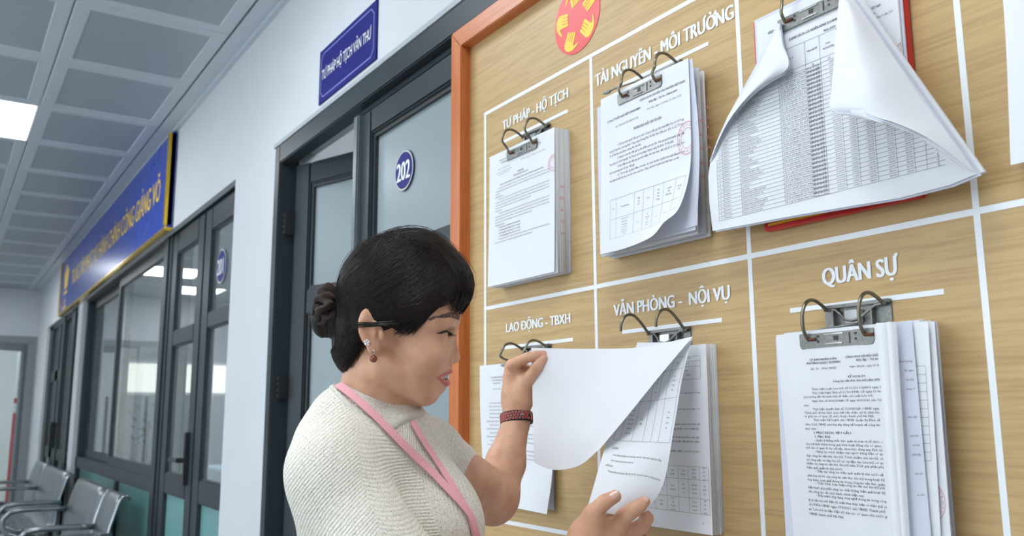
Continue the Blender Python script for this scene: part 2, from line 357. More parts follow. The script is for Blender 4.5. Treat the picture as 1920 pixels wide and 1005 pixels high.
q.build('border_line', mat('pale_blue_line', (.30, .36, .70), .5), s)
zt = (sz0+sz1)/2-.018
wall_text(s, 'TƯ PHÁP HỘ TỊCH VĂN THƯ', (sx0+.03, 0, zt), (sx1-.04, 0, zt), .040, WY-.0068, M_WHITE, .03)
# ------------------------------------------------------------------ long blue and gold banner over the windows
gx1, gx0 = at(322, 300, WY-.03)[0], at(114, 560, WY-.03)[0]; gz0 = at(312, 433, WY-.03)[2]; gz1 = CZ-.03
s = thing('banner_sign', ((gx0+gx1)/2, WY, gz0), 'long glossy blue banner with yellow lettering and gold frame under the ceiling', 'sign')
MB().box((gx0, WY-.035, gz0+.02), (gx1, WY-.005, gz1)).build('panel', M_BLUE2, s)
fr = MB(); fr.box((gx0, WY-.05, gz0), (gx1, WY-.002, gz0+.026)); fr.build('gold_rail', M_GOLDF, s, bevel=.008)
fr = MB(); fr.box((gx1-.05, WY-.05, gz0+.026), (gx1, WY-.002, gz1)); fr.build('gold_rail', M_GOLDF, s, bevel=.008)
fr = MB(); fr.box((gx0, WY-.05, gz0+.026), (gx0+.03, WY-.002, gz1)); fr.build('gold_rail', M_GOLDF, s, bevel=.008)
L0 = at(134, 524, WY-.037); L1 = at(299, 378, WY-.037); zc = gz0+.235
wall_text(s, 'TRUNG TÂM PHỤC VỤ HÀNH CHÍNH CÔNG GIẢNG VÕ', (L0[0], 0, zc), (L1[0], 0, zc), .155, WY-.0362, M_GOLD, .02)
em = MB(); cx_ = at(124, 530, WY-.037)[0]; 
def star(cx, cz, r, n=5, k=.45, rot=math.pi/2): return [(cx+r*(1 if i % 2 == 0 else k)*math.cos(rot+i*math.pi/n), cz+r*(1 if i % 2 == 0 else k)*math.sin(rot+i*math.pi/n)) for i in range(2*n)]
ww = .23
em.strip([(cx_-ww*.5, gz0+.26), (cx_+ww*.5, gz0+.26), (cx_+ww*.8, gz0+.43), (cx_, gz0+.52), (cx_-ww*.8, gz0+.43)], WY-.037, WY-.035)
em.strip([(cx_-ww*.6, gz0+.20), (cx_+ww*.6, gz0+.20), (cx_+ww*.6, gz0+.235), (cx_-ww*.6, gz0+.235)], WY-.037, WY-.035)
em.strip(star(cx_, gz0+.12, .055), WY-.037, WY-.035); em.strip([(cx_-ww*.7, gz0+.045), (cx_+ww*.7, gz0+.045), (cx_+ww*.5, gz0+.07), (cx_-ww*.5, gz0+.07)], WY-.037, WY-.035)
em.build('emblem', M_GOLD, s)
# ------------------------------------------------------------------ glazed front of office 201: door and sliding window
GY = 1.12
def xz(px, py, Y=GY): p = at(px, py, Y); return p[0], p[2]
wx = [xz(168, 600)[0], xz(217, 558)[0], xz(235, 545)[0], xz(310, 490)[0], xz(333, 470)[0], xz(370, 455)[0], xz(396, 425)[0]]
RJ = PX1-.0; LJ = PX2+.0
zt_, zs, zb = 2.335, 1.06, .91
w1 = sempty('window_1', (-7.5, GY, .9))
f = MB(); f.box((LJ-.8, GY-.01, zt_+.07), (wx[4]-.25, WB, HZ)); f.box((LJ-.8, GY-.01, .905), (wx[3]+.10, WB, 1.0)); f.box((wx[0]-.16, GY-.01, 0), (wx[0]-.07, WB, zt_+.07)); f.box((wx[3]+.02, GY-.015, 0), (wx[3]+.14, WB, HZ))
f.box((wx[0]-.07, GY-.01, 0), (wx[3]+.1, WB, .1)); mx_ = xz(217, 880)[0]; f.box((mx_-.045, GY, .1), (mx_+.045, GY+.05, .905))
f.build('window_frame', M_ALU, w1, bevel=.006)
for x0, x1, yy in ((wx[0]-.07, wx[2]-.12, GY+.045), (wx[1]+.14, wx[3]+.06, GY+.0)):
    e = MB(); rect_frame(e, x0, x1, .985, zt_+.075, .075, yy, yy+.035); sash = e.build('sash', M_ALU, w1, bevel=.005)
    pane(sash, x0+.07, x1-.07, 1.05, zt_+.005, yy+.015, M_GLASS)
pane(w1, wx[0]-.06, mx_-.04, .1, .91, GY+.02, M_TEAL, name='lower_panel'); pane(w1, mx_+.04, wx[3]+.03, .1, .91, GY+.02, M_TEAL, name='lower_panel')
d2 = sempty('door_2', (-4.9, GY, 0))
f = MB(); f.box((wx[3]+.02, GY-.01, zt_+.10), (RJ+.02, WB, HZ)); f.box((wx[3]+.14, GY-.005, 0), (wx[3]+.20, WB, zt_+.1)); f.build('door_frame', M_ALU, d2, bevel=.005)
seam = (wx[5]+wx[6])/2+.02
for x0, x1, zm in ((wx[3]+.205, seam-.01, (1.75, 1.845)), (seam+.01, RJ-.015, (1.79, 1.875))):
    e = MB(); w = .13; rect_frame(e, x0, x1, .02, zt_+.095, w, GY+.0, GY+.045, .12); e.box((x0+w, GY, zm[0]), (x1-w, GY+.045, zm[1])); e.box((x0+w, GY, .925), (x1-w, GY+.045, 1.045))
    lf = e.build('leaf', M_ALU, d2, bevel=.007)
    pane(lf, x0+w-.01, x1-w+.01, zm[1]-.01, zt_-.03, GY+.02, M_GLASS); pane(lf, x0+w-.01, x1-w+.01, 1.04, zm[0]+.01, GY+.02, M_GLASS); pane(lf, x0+w-.01, x1-w+.01, .13, .935, GY+.02, M_TEAL)
hx = xz(352, 860)[0]
h = MB().box((hx-.02, GY-.022, 1.0), (hx+.02, GY, 1.27)); h.box((hx-.19, GY-.06, 1.115), (hx+.012, GY-.045, 1.14)); h.box((hx-.012, GY-.055, 1.115), (hx+.012, GY-.02, 1.14)); h.build('handle', M_BLACK, d2, bevel=.005)
c = at(415.5, 499, GY+.015); 
def disc2(): disc_plate(d2, c, .088, GY+.017, '201')
disc2()
# ------------------------------------------------------------------ glazed unit beyond the white pillar
w2 = sempty('window_2', (-11, GY, .9)); gx = [xz(p, 700)[0] for p in (91, 96, 103, 108, 115, 119, 131, 141)]
f = MB(); f.box((gx[0]-.2, GY-.01, zt_+.05), (PX3+.05, WB, HZ)); f.box((gx[0]-.2, GY-.01, 0), (gx[1]-.05, WB, HZ)); f.box((gx[5]-.25, GY-.02, 0), (gx[5]-.03, WB, HZ)); f.box((gx[6]+.02, GY-.02, 0), (gx[6]+.28, WB, HZ))
f.box((gx[5], GY-.01, .905), (PX3, WB, 1.02)); f.box((gx[6]+.9, GY, 0), (PX3, WB, HZ)); f.build('window_frame', M_ALU, w2, bevel=.006)
f = MB(); f.box((gx[1]-.05, GY, 0), (gx[1], GY+.05, zt_+.05)); f.box((gx[2], GY, 0), (gx[3], GY+.05, zt_+.05)); f.box((gx[4], GY, 0), (gx[5]-.2, GY+.05, zt_+.05)); f.box((gx[1], GY, 1.76), (gx[4], GY+.05, 1.88)); f.box((gx[1], GY, .9), (gx[4], GY+.05, 1.03)); f.build('sash', M_ALU, w2, bevel=.005)
pane(w2, gx[1]-.05, gx[5]-.2, 1.0, zt_+.05, GY+.02, M_GLASS); pane(w2, gx[5]-.05, gx[6]+.1, 1.0, zt_+.05, GY+.02, M_GLASS); pane(w2, gx[6]+.25, PX3-.0, 1.0, zt_+.05, GY+.03, M_GLASS)
pane(w2, gx[1]-.05, gx[5]-.2, .05, .93, GY+.02, M_TEAL, name='lower_panel'); pane(w2, gx[5]-.05, PX3-.0, .05, .93, GY+.02, M_TEAL, name='lower_panel')
MB().box((gx[4]-.02, GY-.07, 1.02), (gx[4]+.03, GY-.02, 1.3)).build('handle', M_BLACK, w2, bevel=.005)
# ------------------------------------------------------------------ inside office 201
def notice(x0, x1, z0, z1, y, m, label, name='wall_poster', face=-1):
    t = thing(name, ((x0+x1)/2, y, z0), label, 'poster'); MB().box((x0, y-.02, z0), (x1, y, z1)).build('panel', m, t)
    q = MB(); k = int((z1-z0)/.09)
    for i in range(1, k): q.box((x0+.12, y-.022, z0+i*.09), (x1-.12-.3*random.random(), y-.0205, z0+i*.09+.022))
    tag(q.build('printed_lines', mat('pale_print', (.55, .62, .72), .6), t), kind='stuff')
M_PB = mat('pale_blue_poster', (.22, .30, .55), .5)
notice(-10.3, -7.2, .9, 2.25, 4.58, M_PB, 'large pale blue notice poster on the office back wall')
notice(-13.0, -10.7, .9, 2.3, 4.58, M_PB, 'pale blue notice poster in the far corner of the office')
notice(-6.9, -5.2, 1.2, 2.2, 4.58, mat('deep_blue_poster', (.06, .12, .40), .5), 'deep blue notice poster seen through the glazed door 201')
t = thing('banner_stand', (-6.6, 2.4, 0), 'slanted blue roll-up banner seen through the glazed door', 'banner')
MB().add([(-6.9, 2.5, .9), (-6.75, 2.5, .9), (-7.05, 2.5, 1.75), (-7.2, 2.5, 1.75), (-6.9, 2.53, .9), (-6.75, 2.53, .9), (-7.05, 2.53, 1.75), (-7.2, 2.53, 1.75)], [(0, 1, 2, 3), (7, 6, 5, 4), (0, 4, 5, 1), (1, 5, 6, 2), (2, 6, 7, 3), (3, 7, 4, 0)]).build('sheet', mat('sky_blue_cloth', (.05, .22, .62), .6), t)
mb = MB(); mb.tube([(-6.83, 2.54, 0), (-6.83, 2.54, 1.2), (-7.1, 2.54, 1.75)], .012); mb.box((-7.1, 2.4, 0), (-6.6, 2.68, .03)); mb.build('pole', M_STEEL, t)
t = thing('office_desk', (-8, 2.1, 0), 'grey office desk behind the sliding window', 'desk')
MB().box((-9.6, 1.7, .74), (-6.2, 2.4, .78)).build('desktop', mat('grey_laminate', (.30, .32, .34), .4), t)
for x in (-9.55, -6.3): MB().box((x, 1.75, 0), (x+.05, 2.35, .74)).build('leg', M_STEEL, t)
t = thing('paper_tray', (-7.4, 1.9, .78), 'pile of pale blue papers on the desk behind the sliding window', 'papers')
for i in range(6): MB().box((-7.7+.02*i, 1.8+.01*i, .781+.03*i), (-7.1+.03*i, 2.05, .806+.03*i)).build('sheet_bundle', mat('pale_blue_paper', (.5, .66, .74), .6), t, bevel=.004)
t = thing('potted_plant', (-10.6, 2.0, 0), 'green leafy potted plant behind the left window pane', 'plant')
MB().tube([(-10.6, 2.0, 0.0), (-10.6, 2.0, .5)], [.12, .17], 14).build('pot', M_WHITE, t)
q = MB()
for i in range(110):
    a = random.uniform(0, 6.3); rr = random.uniform(0, .34); z = .75+random.uniform(0, .75); c0 = np.array([-10.6+rr*math.cos(a), 2.0+rr*math.sin(a), z]); d_ = np.array([math.cos(a), math.sin(a), random.uniform(-.4, .8)])*.11; s_ = np.cross(d_, [0, 0, 1]); s_ = s_/np.linalg.norm(s_)*.028
    q.add([c0, c0+d_*.5+s_, c0+d_, c0+d_*.5-s_], [(0, 1, 2, 3)])
tag(q.build('leaves', mat('leaf_green', (.06, .16, .05), .5, var=.3), t), kind='stuff')
MB().tube([(-10.6, 2, .45), (-10.58, 2.02, 1.3)], .02).build('stem', mat('stem_brown', (.12, .08, .04), .7), t)
t = thing('exit_sign', (-9.5, 4.55, 2.45), 'small green lit exit sign seen through the sliding window', 'sign')
MB().box((-9.9, 4.53, 2.4), (-9.3, 4.58, 2.62)).build('housing', M_WHITE, t); MB().box((-9.86, 4.525, 2.43), (-9.34, 4.53, 2.59)).build('lit_face', emit('exit_green', (.05, .8, .3), 1.2), t)
t = thing('wall_lamp', (-13.0, 3.0, 2.6), 'pale lit panel low on the office end wall', 'lamp')
MB().box((FARX+.01, 2.2, 1.7), (FARX+.04, 3.6, 2.1)).build('lit_face', emit('warm_panel', (1, .97, .88), 1.1), t); MB().box((FARX, 2.15, 1.65), (FARX+.012, 3.65, 2.15)).build('housing', M_WHITE, t)
# ------------------------------------------------------------------ far end: glass door and the passage behind it
d3 = sempty('door_3', (FARX, fy1-.9, 0)); M_GREY = mat('grey_door_frame', (.24, .26, .28), .45)
f = MB(); f.box((FARX-.16, fy1-.06, 0), (FARX+.03, fy1+.09, fz)); f.box((FARX-.16, fy0-.09, 0), (FARX+.03, fy0+.06, fz)); f.box((FARX-.16, fy0-.09, fz-.02), (FARX+.03, fy1+.09, fz+.075)); f.build('door_frame', M_GREY, d3, bevel=.006)
for k, (a, b, an, hy) in enumerate(((fy1-.06, fy1-.95, 38, -.88), (fy0+.06, fy0+.93, -25, .80))):
    e = MB(); sgn = 1 if b > a else -1; L_ = abs(b-a)
    e.box((0, 0, .02), (.045, .09, fz-.03)); e.box((0, L_-.09, .02), (.045, L_, fz-.03)); e.box((0, .09, fz-.13), (.045, L_-.09, fz-.03)); e.box((0, .09, .02), (.045, L_-.09, .22))
    lf = e.build('leaf', M_GREY, bevel=.005); pn = MB().box((.018, .085, .2), (.024, L_-.085, fz-.12)).build('glass_pane', M_GLASS); hd = MB().tube([(.09, L_-.14, .72), (.09, L_-.14, 1.62)], .018, 8).build('handle', M_BLACK)
    mtx = Matrix.Translation((FARX-.06, a, 0)) @ Matrix.Rotation(math.radians(an), 4, 'Z') @ Matrix.Diagonal((1, sgn, 1, 1))
    for o in (lf, pn, hd): o.data.transform(mtx); 
    for o in (lf, pn, hd): o.data.flip_normals() if sgn < 0 else None
    par(lf, d3); par(pn, lf); par(hd, lf)
mb = MB().box((-17.1, -6, 0), (-17, 6, 3.2)); struct('wall_passage', mb, mat('pale_cream_plaster', (.74, .75, .70), .6, var=.06, scale=2))
led('ceiling_light', -15.6, -.2, .9, .62, 3.0, 'square ceiling light in the passage beyond the far glass door')
pp = atx(28, 800, -15.2); t = thing('striped_pole', (pp[0], pp[1], 0), 'red and white striped pole standing behind the far glass door', 'pole')
zs_ = [0, .1, 1.42, 1.56, 1.64, 3.0]; cols = [M_BLACK, M_RED, M_WHITE, M_RED, M_WHITE]
for i in range(5): MB().tube([(pp[0], pp[1], zs_[i]), (pp[0], pp[1], zs_[i+1])], .045 if i else .14, 12).build('pole_base' if i == 0 else 'band', cols[i], t)
# ------------------------------------------------------------------ steel waiting bench against the glazing
YB = 1.04
def bench_seat(parent, x0, x1):
    m = MB(); prof = [(.0, .865), (.025, .885), (.055, .878), (.075, .84), (.115, .70), (.135, .58), (.135, .50), (.16, .445), (.22, .42), (.36, .425), (.50, .445), (.56, .44), (.585, .41)]
    pts = [np.array([YB-a, b]) for a, b in prof]; t = .012; n = len(pts); nx = 5
    vs = []; xs = np.linspace(x0, x1, nx)
    for x in xs:
        for p in pts: vs.append((x, p[0], p[1]))
    for x in xs:
        for i, p in enumerate(pts):
            a = pts[max(i-1, 0)]; b = pts[min(i+1, n-1)]; tn = (b-a)/np.linalg.norm(b-a); vs.append((x, p[0]+tn[1]*t*-1, p[1]+tn[0]*t*1))
    fs = []; o = nx*n
    for i in range(nx-1):
        for j in range(n-1):
            fs.append((i*n+j, i*n+j+1, (i+1)*n+j+1, (i+1)*n+j)); fs.append((o+i*n+j, o+(i+1)*n+j, o+(i+1)*n+j+1, o+i*n+j+1))
    for i in (0, nx-1):
        for j in range(n-1): fs.append((i*n+j, o+i*n+j, o+i*n+j+1, i*n+j+1))
    for j in (0, n-1):
        for i in range(nx-1): fs.append((i*n+j, (i+1)*n+j, o+(i+1)*n+j, o+i*n+j))
    s_ = m.add(vs, fs).build('seat_shell', M_STEEL, parent, smooth=True)
    q = MB()
    for a in range(4):
        for b in range(5):
            x = x0+(x1-x0)*(.18+.16*b); y = YB-.27-.07*a; q.tube([(x, y, .438), (x, y, .4405)], .011, 8)
    tag(q.build('perforations', mat('bright_steel_dimple', (.7, .74, .76), .2, .6), s_), kind='stuff')
def arm(parent, x):
    P_ = [(x, YB-.10, .655), (x, YB-.20, .66), (x, YB-.42, .662), (x, YB-.50, .65), (x, YB-.545, .60), (x, YB-.545, .54), (x, YB-.50, .485), (x, YB-.42, .455), (x, YB-.30, .43)]
    MB().tube(P_, .019, 10).build('armrest', M_STEEL, parent, smooth=True)
def bench(xs, label):
    t = thing('waiting_bench', ((xs[0]+xs[-1])/2, YB-.3, 0), label, 'bench', 'steel waiting benches')
    for a, b in zip(xs[:-1], xs[1:]): bench_seat(t, a+.015, b-.015)
    for x in xs[:-1]: arm(t, x)
    arm(t, xs[-1])
    MB().box((xs[0]+.1, YB-.34, .33), (xs[-1]-.1, YB-.26, .40)).build('beam', mat('dark_steel_beam', (.10, .11, .12), .4, .6), t, bevel=.006)
    for x in (xs[0]+.3, xs[-1]-.3):
        lg = MB().tube([(x, YB-.30, .34), (x, YB-.30, .05)], .028, 10); lg.tube([(x, YB-.06, .02), (x, YB-.2, .055), (x, YB-.4, .055), (x, YB-.56, .02)], .02, 8); lg.build('leg', M_STEEL, t, smooth=True)
bx = [at(p, q, YB)[0] for p, q in ((248, 933), (218, 920), (161, 900))]
bench([bx[2], bx[1], bx[0]], 'near perforated steel waiting bench with looped armrests below the sliding window')
b3 = at(144, 889, YB)[0]; b4 = at(98, 871, YB)[0]
bench([b4-1.0, b4, b3], 'far perforated steel waiting bench beside the white pillar')
# ================================================================== the notice board
M_OAK = wood('light_oak_board', (.42, .274, .120), (.53, .364, .170), axis=0)
M_CHERRY = wood('cherry_frame', (.42, .110, .028), (.58, .175, .050), axis=2, scale=.8, rough=.35)
M_CHERRYH = wood('cherry_frame_top', (.42, .110, .028), (.58, .175, .050), axis=0, scale=.8, rough=.35)
M_TAPE = mat('white_vinyl', (.80, .83, .86), .45, var=.015)
BY = 1.04
bx0 = at(846, 64, 1.012)[0]; bz1 = at(846, 64, 1.012)[2]; bx1 = .62; bz0 = .98
board = thing('notice_board', ((bx0+bx1)/2, 1.06, bz0), 'large light oak notice board with cherry frame and white vinyl grid', 'notice board')
MB().box((bx0+.02, BY, bz0+.02), (bx1-.02, 1.060, bz1-.02)).build('backing_panel', M_OAK, board)
fw = .050
def rail(pts, m):
    MB().strip(pts, 1.012, 1.062).build('frame_rail', m, board, bevel=.0022)
rail([(bx0, bz0), (bx0+fw, bz0+fw), (bx0+fw, bz1-fw), (bx0, bz1)], M_CHERRY); rail([(bx1, bz0), (bx1, bz1), (bx1-fw, bz1-fw), (bx1-fw, bz0+fw)], M_CHERRY)
rail([(bx0, bz1), (bx0+fw, bz1-fw), (bx1-fw, bz1-fw), (bx1, bz1)], M_CHERRYH); rail([(bx0, bz0), (bx1, bz0), (bx1-fw, bz0+fw), (bx0+fw, bz0+fw)], M_CHERRYH)
COLX = [-1.706, -1.300, -.917, -.559, -.205, .149, .503]; ROWZ = [2.059, 1.5915, 1.1255]; tw = .0042
for x in COLX: MB().box((x-tw, BY-.0006, ROWZ[2]-tw), (x+tw, BY, ROWZ[0]+tw)).build('grid_line', M_TAPE, board)
for z in ROWZ: MB().box((COLX[0]-tw, BY-.0008, z-tw), (COLX[-1]+tw, BY, z+tw)).build('grid_line', M_TAPE, board)
def heading(s, a, b, cap, u0, u1):
    pa, pb = at(*a, BY), at(*b, BY); z = (pa[2]+pb[2])/2
    wall_text(board, s, (pa[0], 0, z), (pb[0], 0, z), cap, BY-.0007, M_TAPE, .060, 4, 'heading_lettering')
    if u0:
        qa, qb = at(*u0, BY), at(*u1, BY); z = (qa[2]+qb[2])/2
        MB().box((qa[0], BY-.0007, z-.0035), (qb[0], BY, z+.0035)).build('heading_underline', M_TAPE, board)
heading('TƯ PHÁP - HỘ TỊCH', (943, 241.5), (1067, 185), .0222, (942, 266), (1065, 209))
heading('TÀI NGUYÊN - MÔI TRƯỜNG', (1117, 159.5), (1378, 38), .0262, (1159, 160), (1329, 85))
heading('LAO ĐỘNG - TBXH', (949, 622.5), (1071, 606), .0205, (947, 652.4), (1074.5, 636))
heading('VĂN PHÒNG -  NỘI VỤ', (1152, 591.5), (1371, 562), .0225, (1167, 622), (1354, 600.7))
heading('QUÂN SỰ', (1543, 533), (1685, 517), .0250, (1482, 583.4), (1770, 545.7))
z_ = at(1455, 24, BY)[2]; MB().box((at(1441, 28, BY)[0], BY-.0007, z_-.0035), (-.66, BY, z_+.0035)).build('heading_underline', M_TAPE, board)
# emblem: red disc with five yellow hands around a star-shaped gap
M_RD = mat('emblem_red', (.70, .028, .035), .4); M_YE = mat('emblem_yellow', (.88, .56, .03), .45)
ec = (at(1042, 64, BY)+at(1125, 2, BY))/2; er = .0755
dsk = MB().strip([(ec[0]+er*math.cos(i*math.pi/36), ec[2]+er*math.sin(i*math.pi/36)) for i in range(72)], BY-.0012, BY).build('emblem_disc', M_RD, board)
hand = [(-.20, -.27), (-.17, -.235), (-.115, -.255), (-.105, -.235), (-.05, -.225), (-.02, -.245), (-.01, -.215), (.04, -.20), (.065, -.22), (.085, -.18), (.13, -.165), (.165, -.20), (.20, -.60), (.235, -.66), (.30, -.60), (.40, -.47), (.425, -.475), (.385, -.61), (.27, -.80), (.13, -.91), (-.02, -.925), (-.13, -.87), (-.19, -.74)]
hand = [(x, -.36+(y+.165)*.75) for x, y in hand]
b0 = at(1069, 72, BY)-ec; a0 = math.atan2(b0[2], b0[0])+math.pi/2+.10
for k in range(5):
    ca, sa = math.cos(a0+k*2*math.pi/5), math.sin(a0+k*2*math.pi/5)
    def tr_(p): return (ec[0]+er*(p[0]*ca-p[1]*sa), ec[2]+er*(p[0]*sa+p[1]*ca))
    h = MB().strip([tr_(p) for p in hand], BY-.0018, BY-.0012).build('emblem_hand', M_YE, dsk)
    q = MB()
    for gx_ in (-.105, -.01, .075):
        q.strip([tr_((gx_-.012, -.42)), tr_((gx_+.012, -.42)), tr_((gx_+.016, -.66)), tr_((gx_-.0, -.66))], BY-.0021, BY-.0018)
    q.build('finger_line', mat('emblem_orange', (.66, .20, .02), .5), dsk)
# ------------------------------------------------------------------ lever-arch clips screwed to the board
M_NICK = mat('worn_nickel', (.25, .25, .24), .36, .95, var=.16, scale=220, bump=.25, bscale=900)
M_RING = mat('aged_ring_wire', (.21, .195, .145), .32, .95, var=.2, scale=90)
M_RUST = mat('rusty_wire', (.15, .055, .025), .6, .4, var=.3, scale=120)
M_BRASS = mat('brass_screw', (.50, .36, .14), .35, .9)
def clip(cx, hz, thick, label, open_=False, hw=.044, lever=True, lz=-.030, lo=0.0):
    t = thing('lever_arch_clip', (cx, BY, hz-.045), label, 'clip', 'lever arch clips on the notice board')
    pl = MB()
    pl.box((cx-.052, BY-.0022, hz-.052), (cx+.052, BY-.0002, hz+.006)); base = pl.build('base_plate', M_NICK, t, bevel=.0008)
    hm = MB().box((cx-.052, BY-.009, hz+.001), (cx+.052, BY-.0022, hz+.006)); hm.build('folded_rim', M_NICK, base, bevel=.0008)
    MB().box((cx-.014, BY-.012, hz-.022), (cx+.010, BY-.003, hz-.004)).build('spring_block', mat('bright_zinc', (.75, .77, .78), .2, .9), base, bevel=.001)
    for s in (-1, 1):
        MB().tube([(cx+s*.0475, BY-.002, hz-.028), (cx+s*.0475, BY-.0052, hz-.028)], [.0048, .0040], 12).build('screw', M_BRASS, base)
        MB().box((cx+s*.0475-.003, BY-.0056, hz-.0287), (cx+s*.0475+.003, BY-.0050, hz-.0273)).box((cx+s*.0475-.0007, BY-.0056, hz-.031), (cx+s*.0475+.0007, BY-.0050, hz-.025)).build('screw_slot', M_BLACK, base)
        MB().box((cx+s*.030-.004, BY-.011, hz-.03), (cx+s*.030-.002, BY-.002, hz-.002)).build('cheek', M_NICK, base)
    # crank between the two rings
    MB().tube([(cx-hw-.004, BY-.008, hz), (cx-.030, BY-.008, hz-.001), (cx-.022, BY-.009, hz-.008), (cx-.014, BY-.012, hz-.016), (cx, BY-.014, hz-.019), (cx+.012, BY-.013, hz-.016), (cx+.022, BY-.01, hz-.008), (cx+.032, BY-.008, hz-.001), (cx+hw+.004, BY-.008, hz)], .0021, 8).build('crank', M_NICK, t, smooth=True)
    o_end = thick+.004
    path = [(.008, 0), (.018, .006), (.032, .0115), (.043, .0115), (.053, .006), (.060, -.006), (.0615, -.018), (o_end+.008, -.031), (o_end+.002, -.041), (o_end-.006, -.046)]
    if open_:
        path = [(.008, 0), (.017, .010), (.028, .021), (.040, .030), (.050, .032), (.060, .029), (.068, .020), (.0715, .010), (.0715, .002)]
    # round the path
    pp_ = [np.array(p) for p in path]; out = []
    for i in range(len(pp_)-1):
        a = pp_[max(i-1, 0)]; b = pp_[i]; c = pp_[i+1]; d_ = pp_[min(i+2, len(pp_)-1)]
        for k in range(4):
            u = k/4; out.append(.5*((2*b)+(-a+c)*u+(2*a-5*b+4*c-d_)*u*u+(-a+3*b-3*c+d_)*u**3))
    out.append(pp_[-1])
    for s in (-1, 1):
        P_ = [(cx+s*hw, BY-o, hz+z) for o, z in out]
        rg = MB().tube(P_, .0025, 10).build('ring', M_RING, t, smooth=True)
        if not open_:
            MB().tube([(cx+s*hw, BY-o_end-.001, hz-.0425), (cx+s*hw+.006, BY-o_end-.0015, hz-.0435), (cx+s*hw+.013, BY-o_end-.0012, hz-.0435)], .0022, 8).build('rusty_wire_end', M_RUST, rg, smooth=True)
    if not open_:
        yb = BY-thick; zc = hz-.045
        br = MB()
        x0, x1 = cx-hw-.015, cx+hw+.013
        br.add([(x0+.003, yb-.0035, zc-.011), (x1-.003, yb-.0035, zc-.011), (x1, yb-.0035, zc-.006), (x1, yb-.0035, zc+.010), (x0, yb-.0035, zc+.010), (x0, yb-.0035, zc-.006),
                (x0+.003, yb-.001, zc-.011), (x1-.003, yb-.001, zc-.011), (x1, yb-.001, zc-.006), (x1, yb-.001, zc+.010), (x0, yb-.001, zc+.010), (x0, yb-.001, zc-.006)],
               [(0, 1, 2, 3, 4, 5), (11, 10, 9, 8, 7, 6)]+[(i, i+6, (i+1) % 6+6, (i+1) % 6) for i in range(6)])
        bar = br.build('compressor_bar', M_NICK, t, bevel=.0007)
        q = MB()
        for xx, zz, w, h in ((cx-.028, -.002, .003, .003), (cx-.028, .005, .003, .003), (cx, .001, .007, .006), (cx+.030, -.002, .003, .003), (cx+.030, .005, .003, .003), (cx+.021, .0, .0016, .014)):
            q.box((xx-w/2, yb-.0042, zc+zz-h/2), (xx+w/2, yb-.0036, zc+zz+h/2))
        q.build('punched_hole', mat('dark_hole', (.05, .045, .04), .6), bar)
        q = MB(); q.box((cx-.018, yb-.0052, zc+.006), (cx+.012, yb-.0036, zc+.0078)); q.box((cx-.016, yb-.0052, zc-.0065), (cx+.010, yb-.0036, zc-.0050)); q.build('pressed_rib', mat('bright_zinc', (.75, .77, .78), .2, .9), bar, bevel=.0005)
    if lever:
        zl = hz+lz
        MB().tube([(cx+.005, BY-.014, hz-.024), (cx-.03, BY-.018-lo*.5, zl+.004), (cx-.075, BY-.021-lo, zl), (cx-.088, BY-.022-lo, zl-.001)], .0016, 8).build('lever', M_NICK, t, smooth=True)
        MB().tube([(cx-.086, BY-.022-lo, zl-.001), (cx-.090, BY-.022-lo, zl-.001), (cx-.100, BY-.0225-lo, zl-.0005), (cx-.105, BY-.0225-lo, zl)], [.0018, .0038, .0036, .0018], 10).build('lever_tip', mat('grey_lever_cap', (.30, .31, .30), .5), t, smooth=True)
clip(-1.4905, 1.953, .038, 'nickel lever arch clip under the TƯ PHÁP - HỘ TỊCH heading')
clip(-1.094, 1.953, .056, 'nickel lever arch clip under the TÀI NGUYÊN - MÔI TRƯỜNG heading', lz=-.016, lo=.03)
clip(-.735, 1.953, .052, 'nickel lever arch clip at the top edge, holding the curled spreadsheet')
clip(-1.498, 1.487, .012, 'nickel lever arch clip under the LAO ĐỘNG heading, behind the woman\'s raised hand')
clip(-1.1005, 1.488, .03, 'opened lever arch clip under the VĂN PHÒNG - NỘI VỤ heading', open_=True)
clip(-.7325, 1.4925, .048, 'nickel lever arch clip under the QUÂN SỰ heading')
# ================================================================== papers
def paper(name, col, sheen=.5):
    m, nt, b = newmat(name); L = nt.links.new; nt.nodes.remove(b); out = nt.nodes['Material Output']
    d = N(nt, 'ShaderNodeBsdfDiffuse'); t = N(nt, 'ShaderNodeBsdfTranslucent'); mx = N(nt, 'ShaderNodeMixShader'); mx.inputs[0].default_value = .22
    tc = N(nt, 'ShaderNodeTexCoord'); no = N(nt, 'ShaderNodeTexNoise', Scale=14.0, Detail=5.0); L(tc.outputs['Object'], no.inputs['Vector'])
    cr = N(nt, 'ShaderNodeValToRGB'); cr.color_ramp.elements[0].position = .3; cr.color_ramp.elements[1].position = .7
    cr.color_ramp.elements[0].color = (*[c*.975 for c in col], 1); cr.color_ramp.elements[1].color = (*col, 1); L(no.outputs['Fac'], cr.inputs[0])
    bp = N(nt, 'ShaderNodeBump', Strength=.25, Distance=.001); n2 = N(nt, 'ShaderNodeTexNoise', Scale=22.0, Detail=2.0); L(tc.outputs['Object'], n2.inputs['Vector']); L(n2.outputs['Fac'], bp.inputs['Height'])
    for s in (d, t): L(cr.outputs[0], s.inputs[0]); L(bp.outputs[0], s.inputs['Normal'])
    L(d.outputs[0], mx.inputs[1]); L(t.outputs[0], mx.inputs[2]); L(mx.outputs[0], out.inputs[0]); return m
M_PAP = paper('white_paper', (.90, .915, .95)); M_PAP2 = paper('bluish_paper', (.78, .81, .91))
M_INK = mat('black_toner', (.035, .036, .045), .6, var=.1); M_INKL = mat('grey_toner', (.16, .165, .18), .6, var=.1); M_STAMP = mat('red_stamp_ink', (.74, .34, .40), .6); M_LINE = mat('table_rule', (.10, .105, .12), .6)
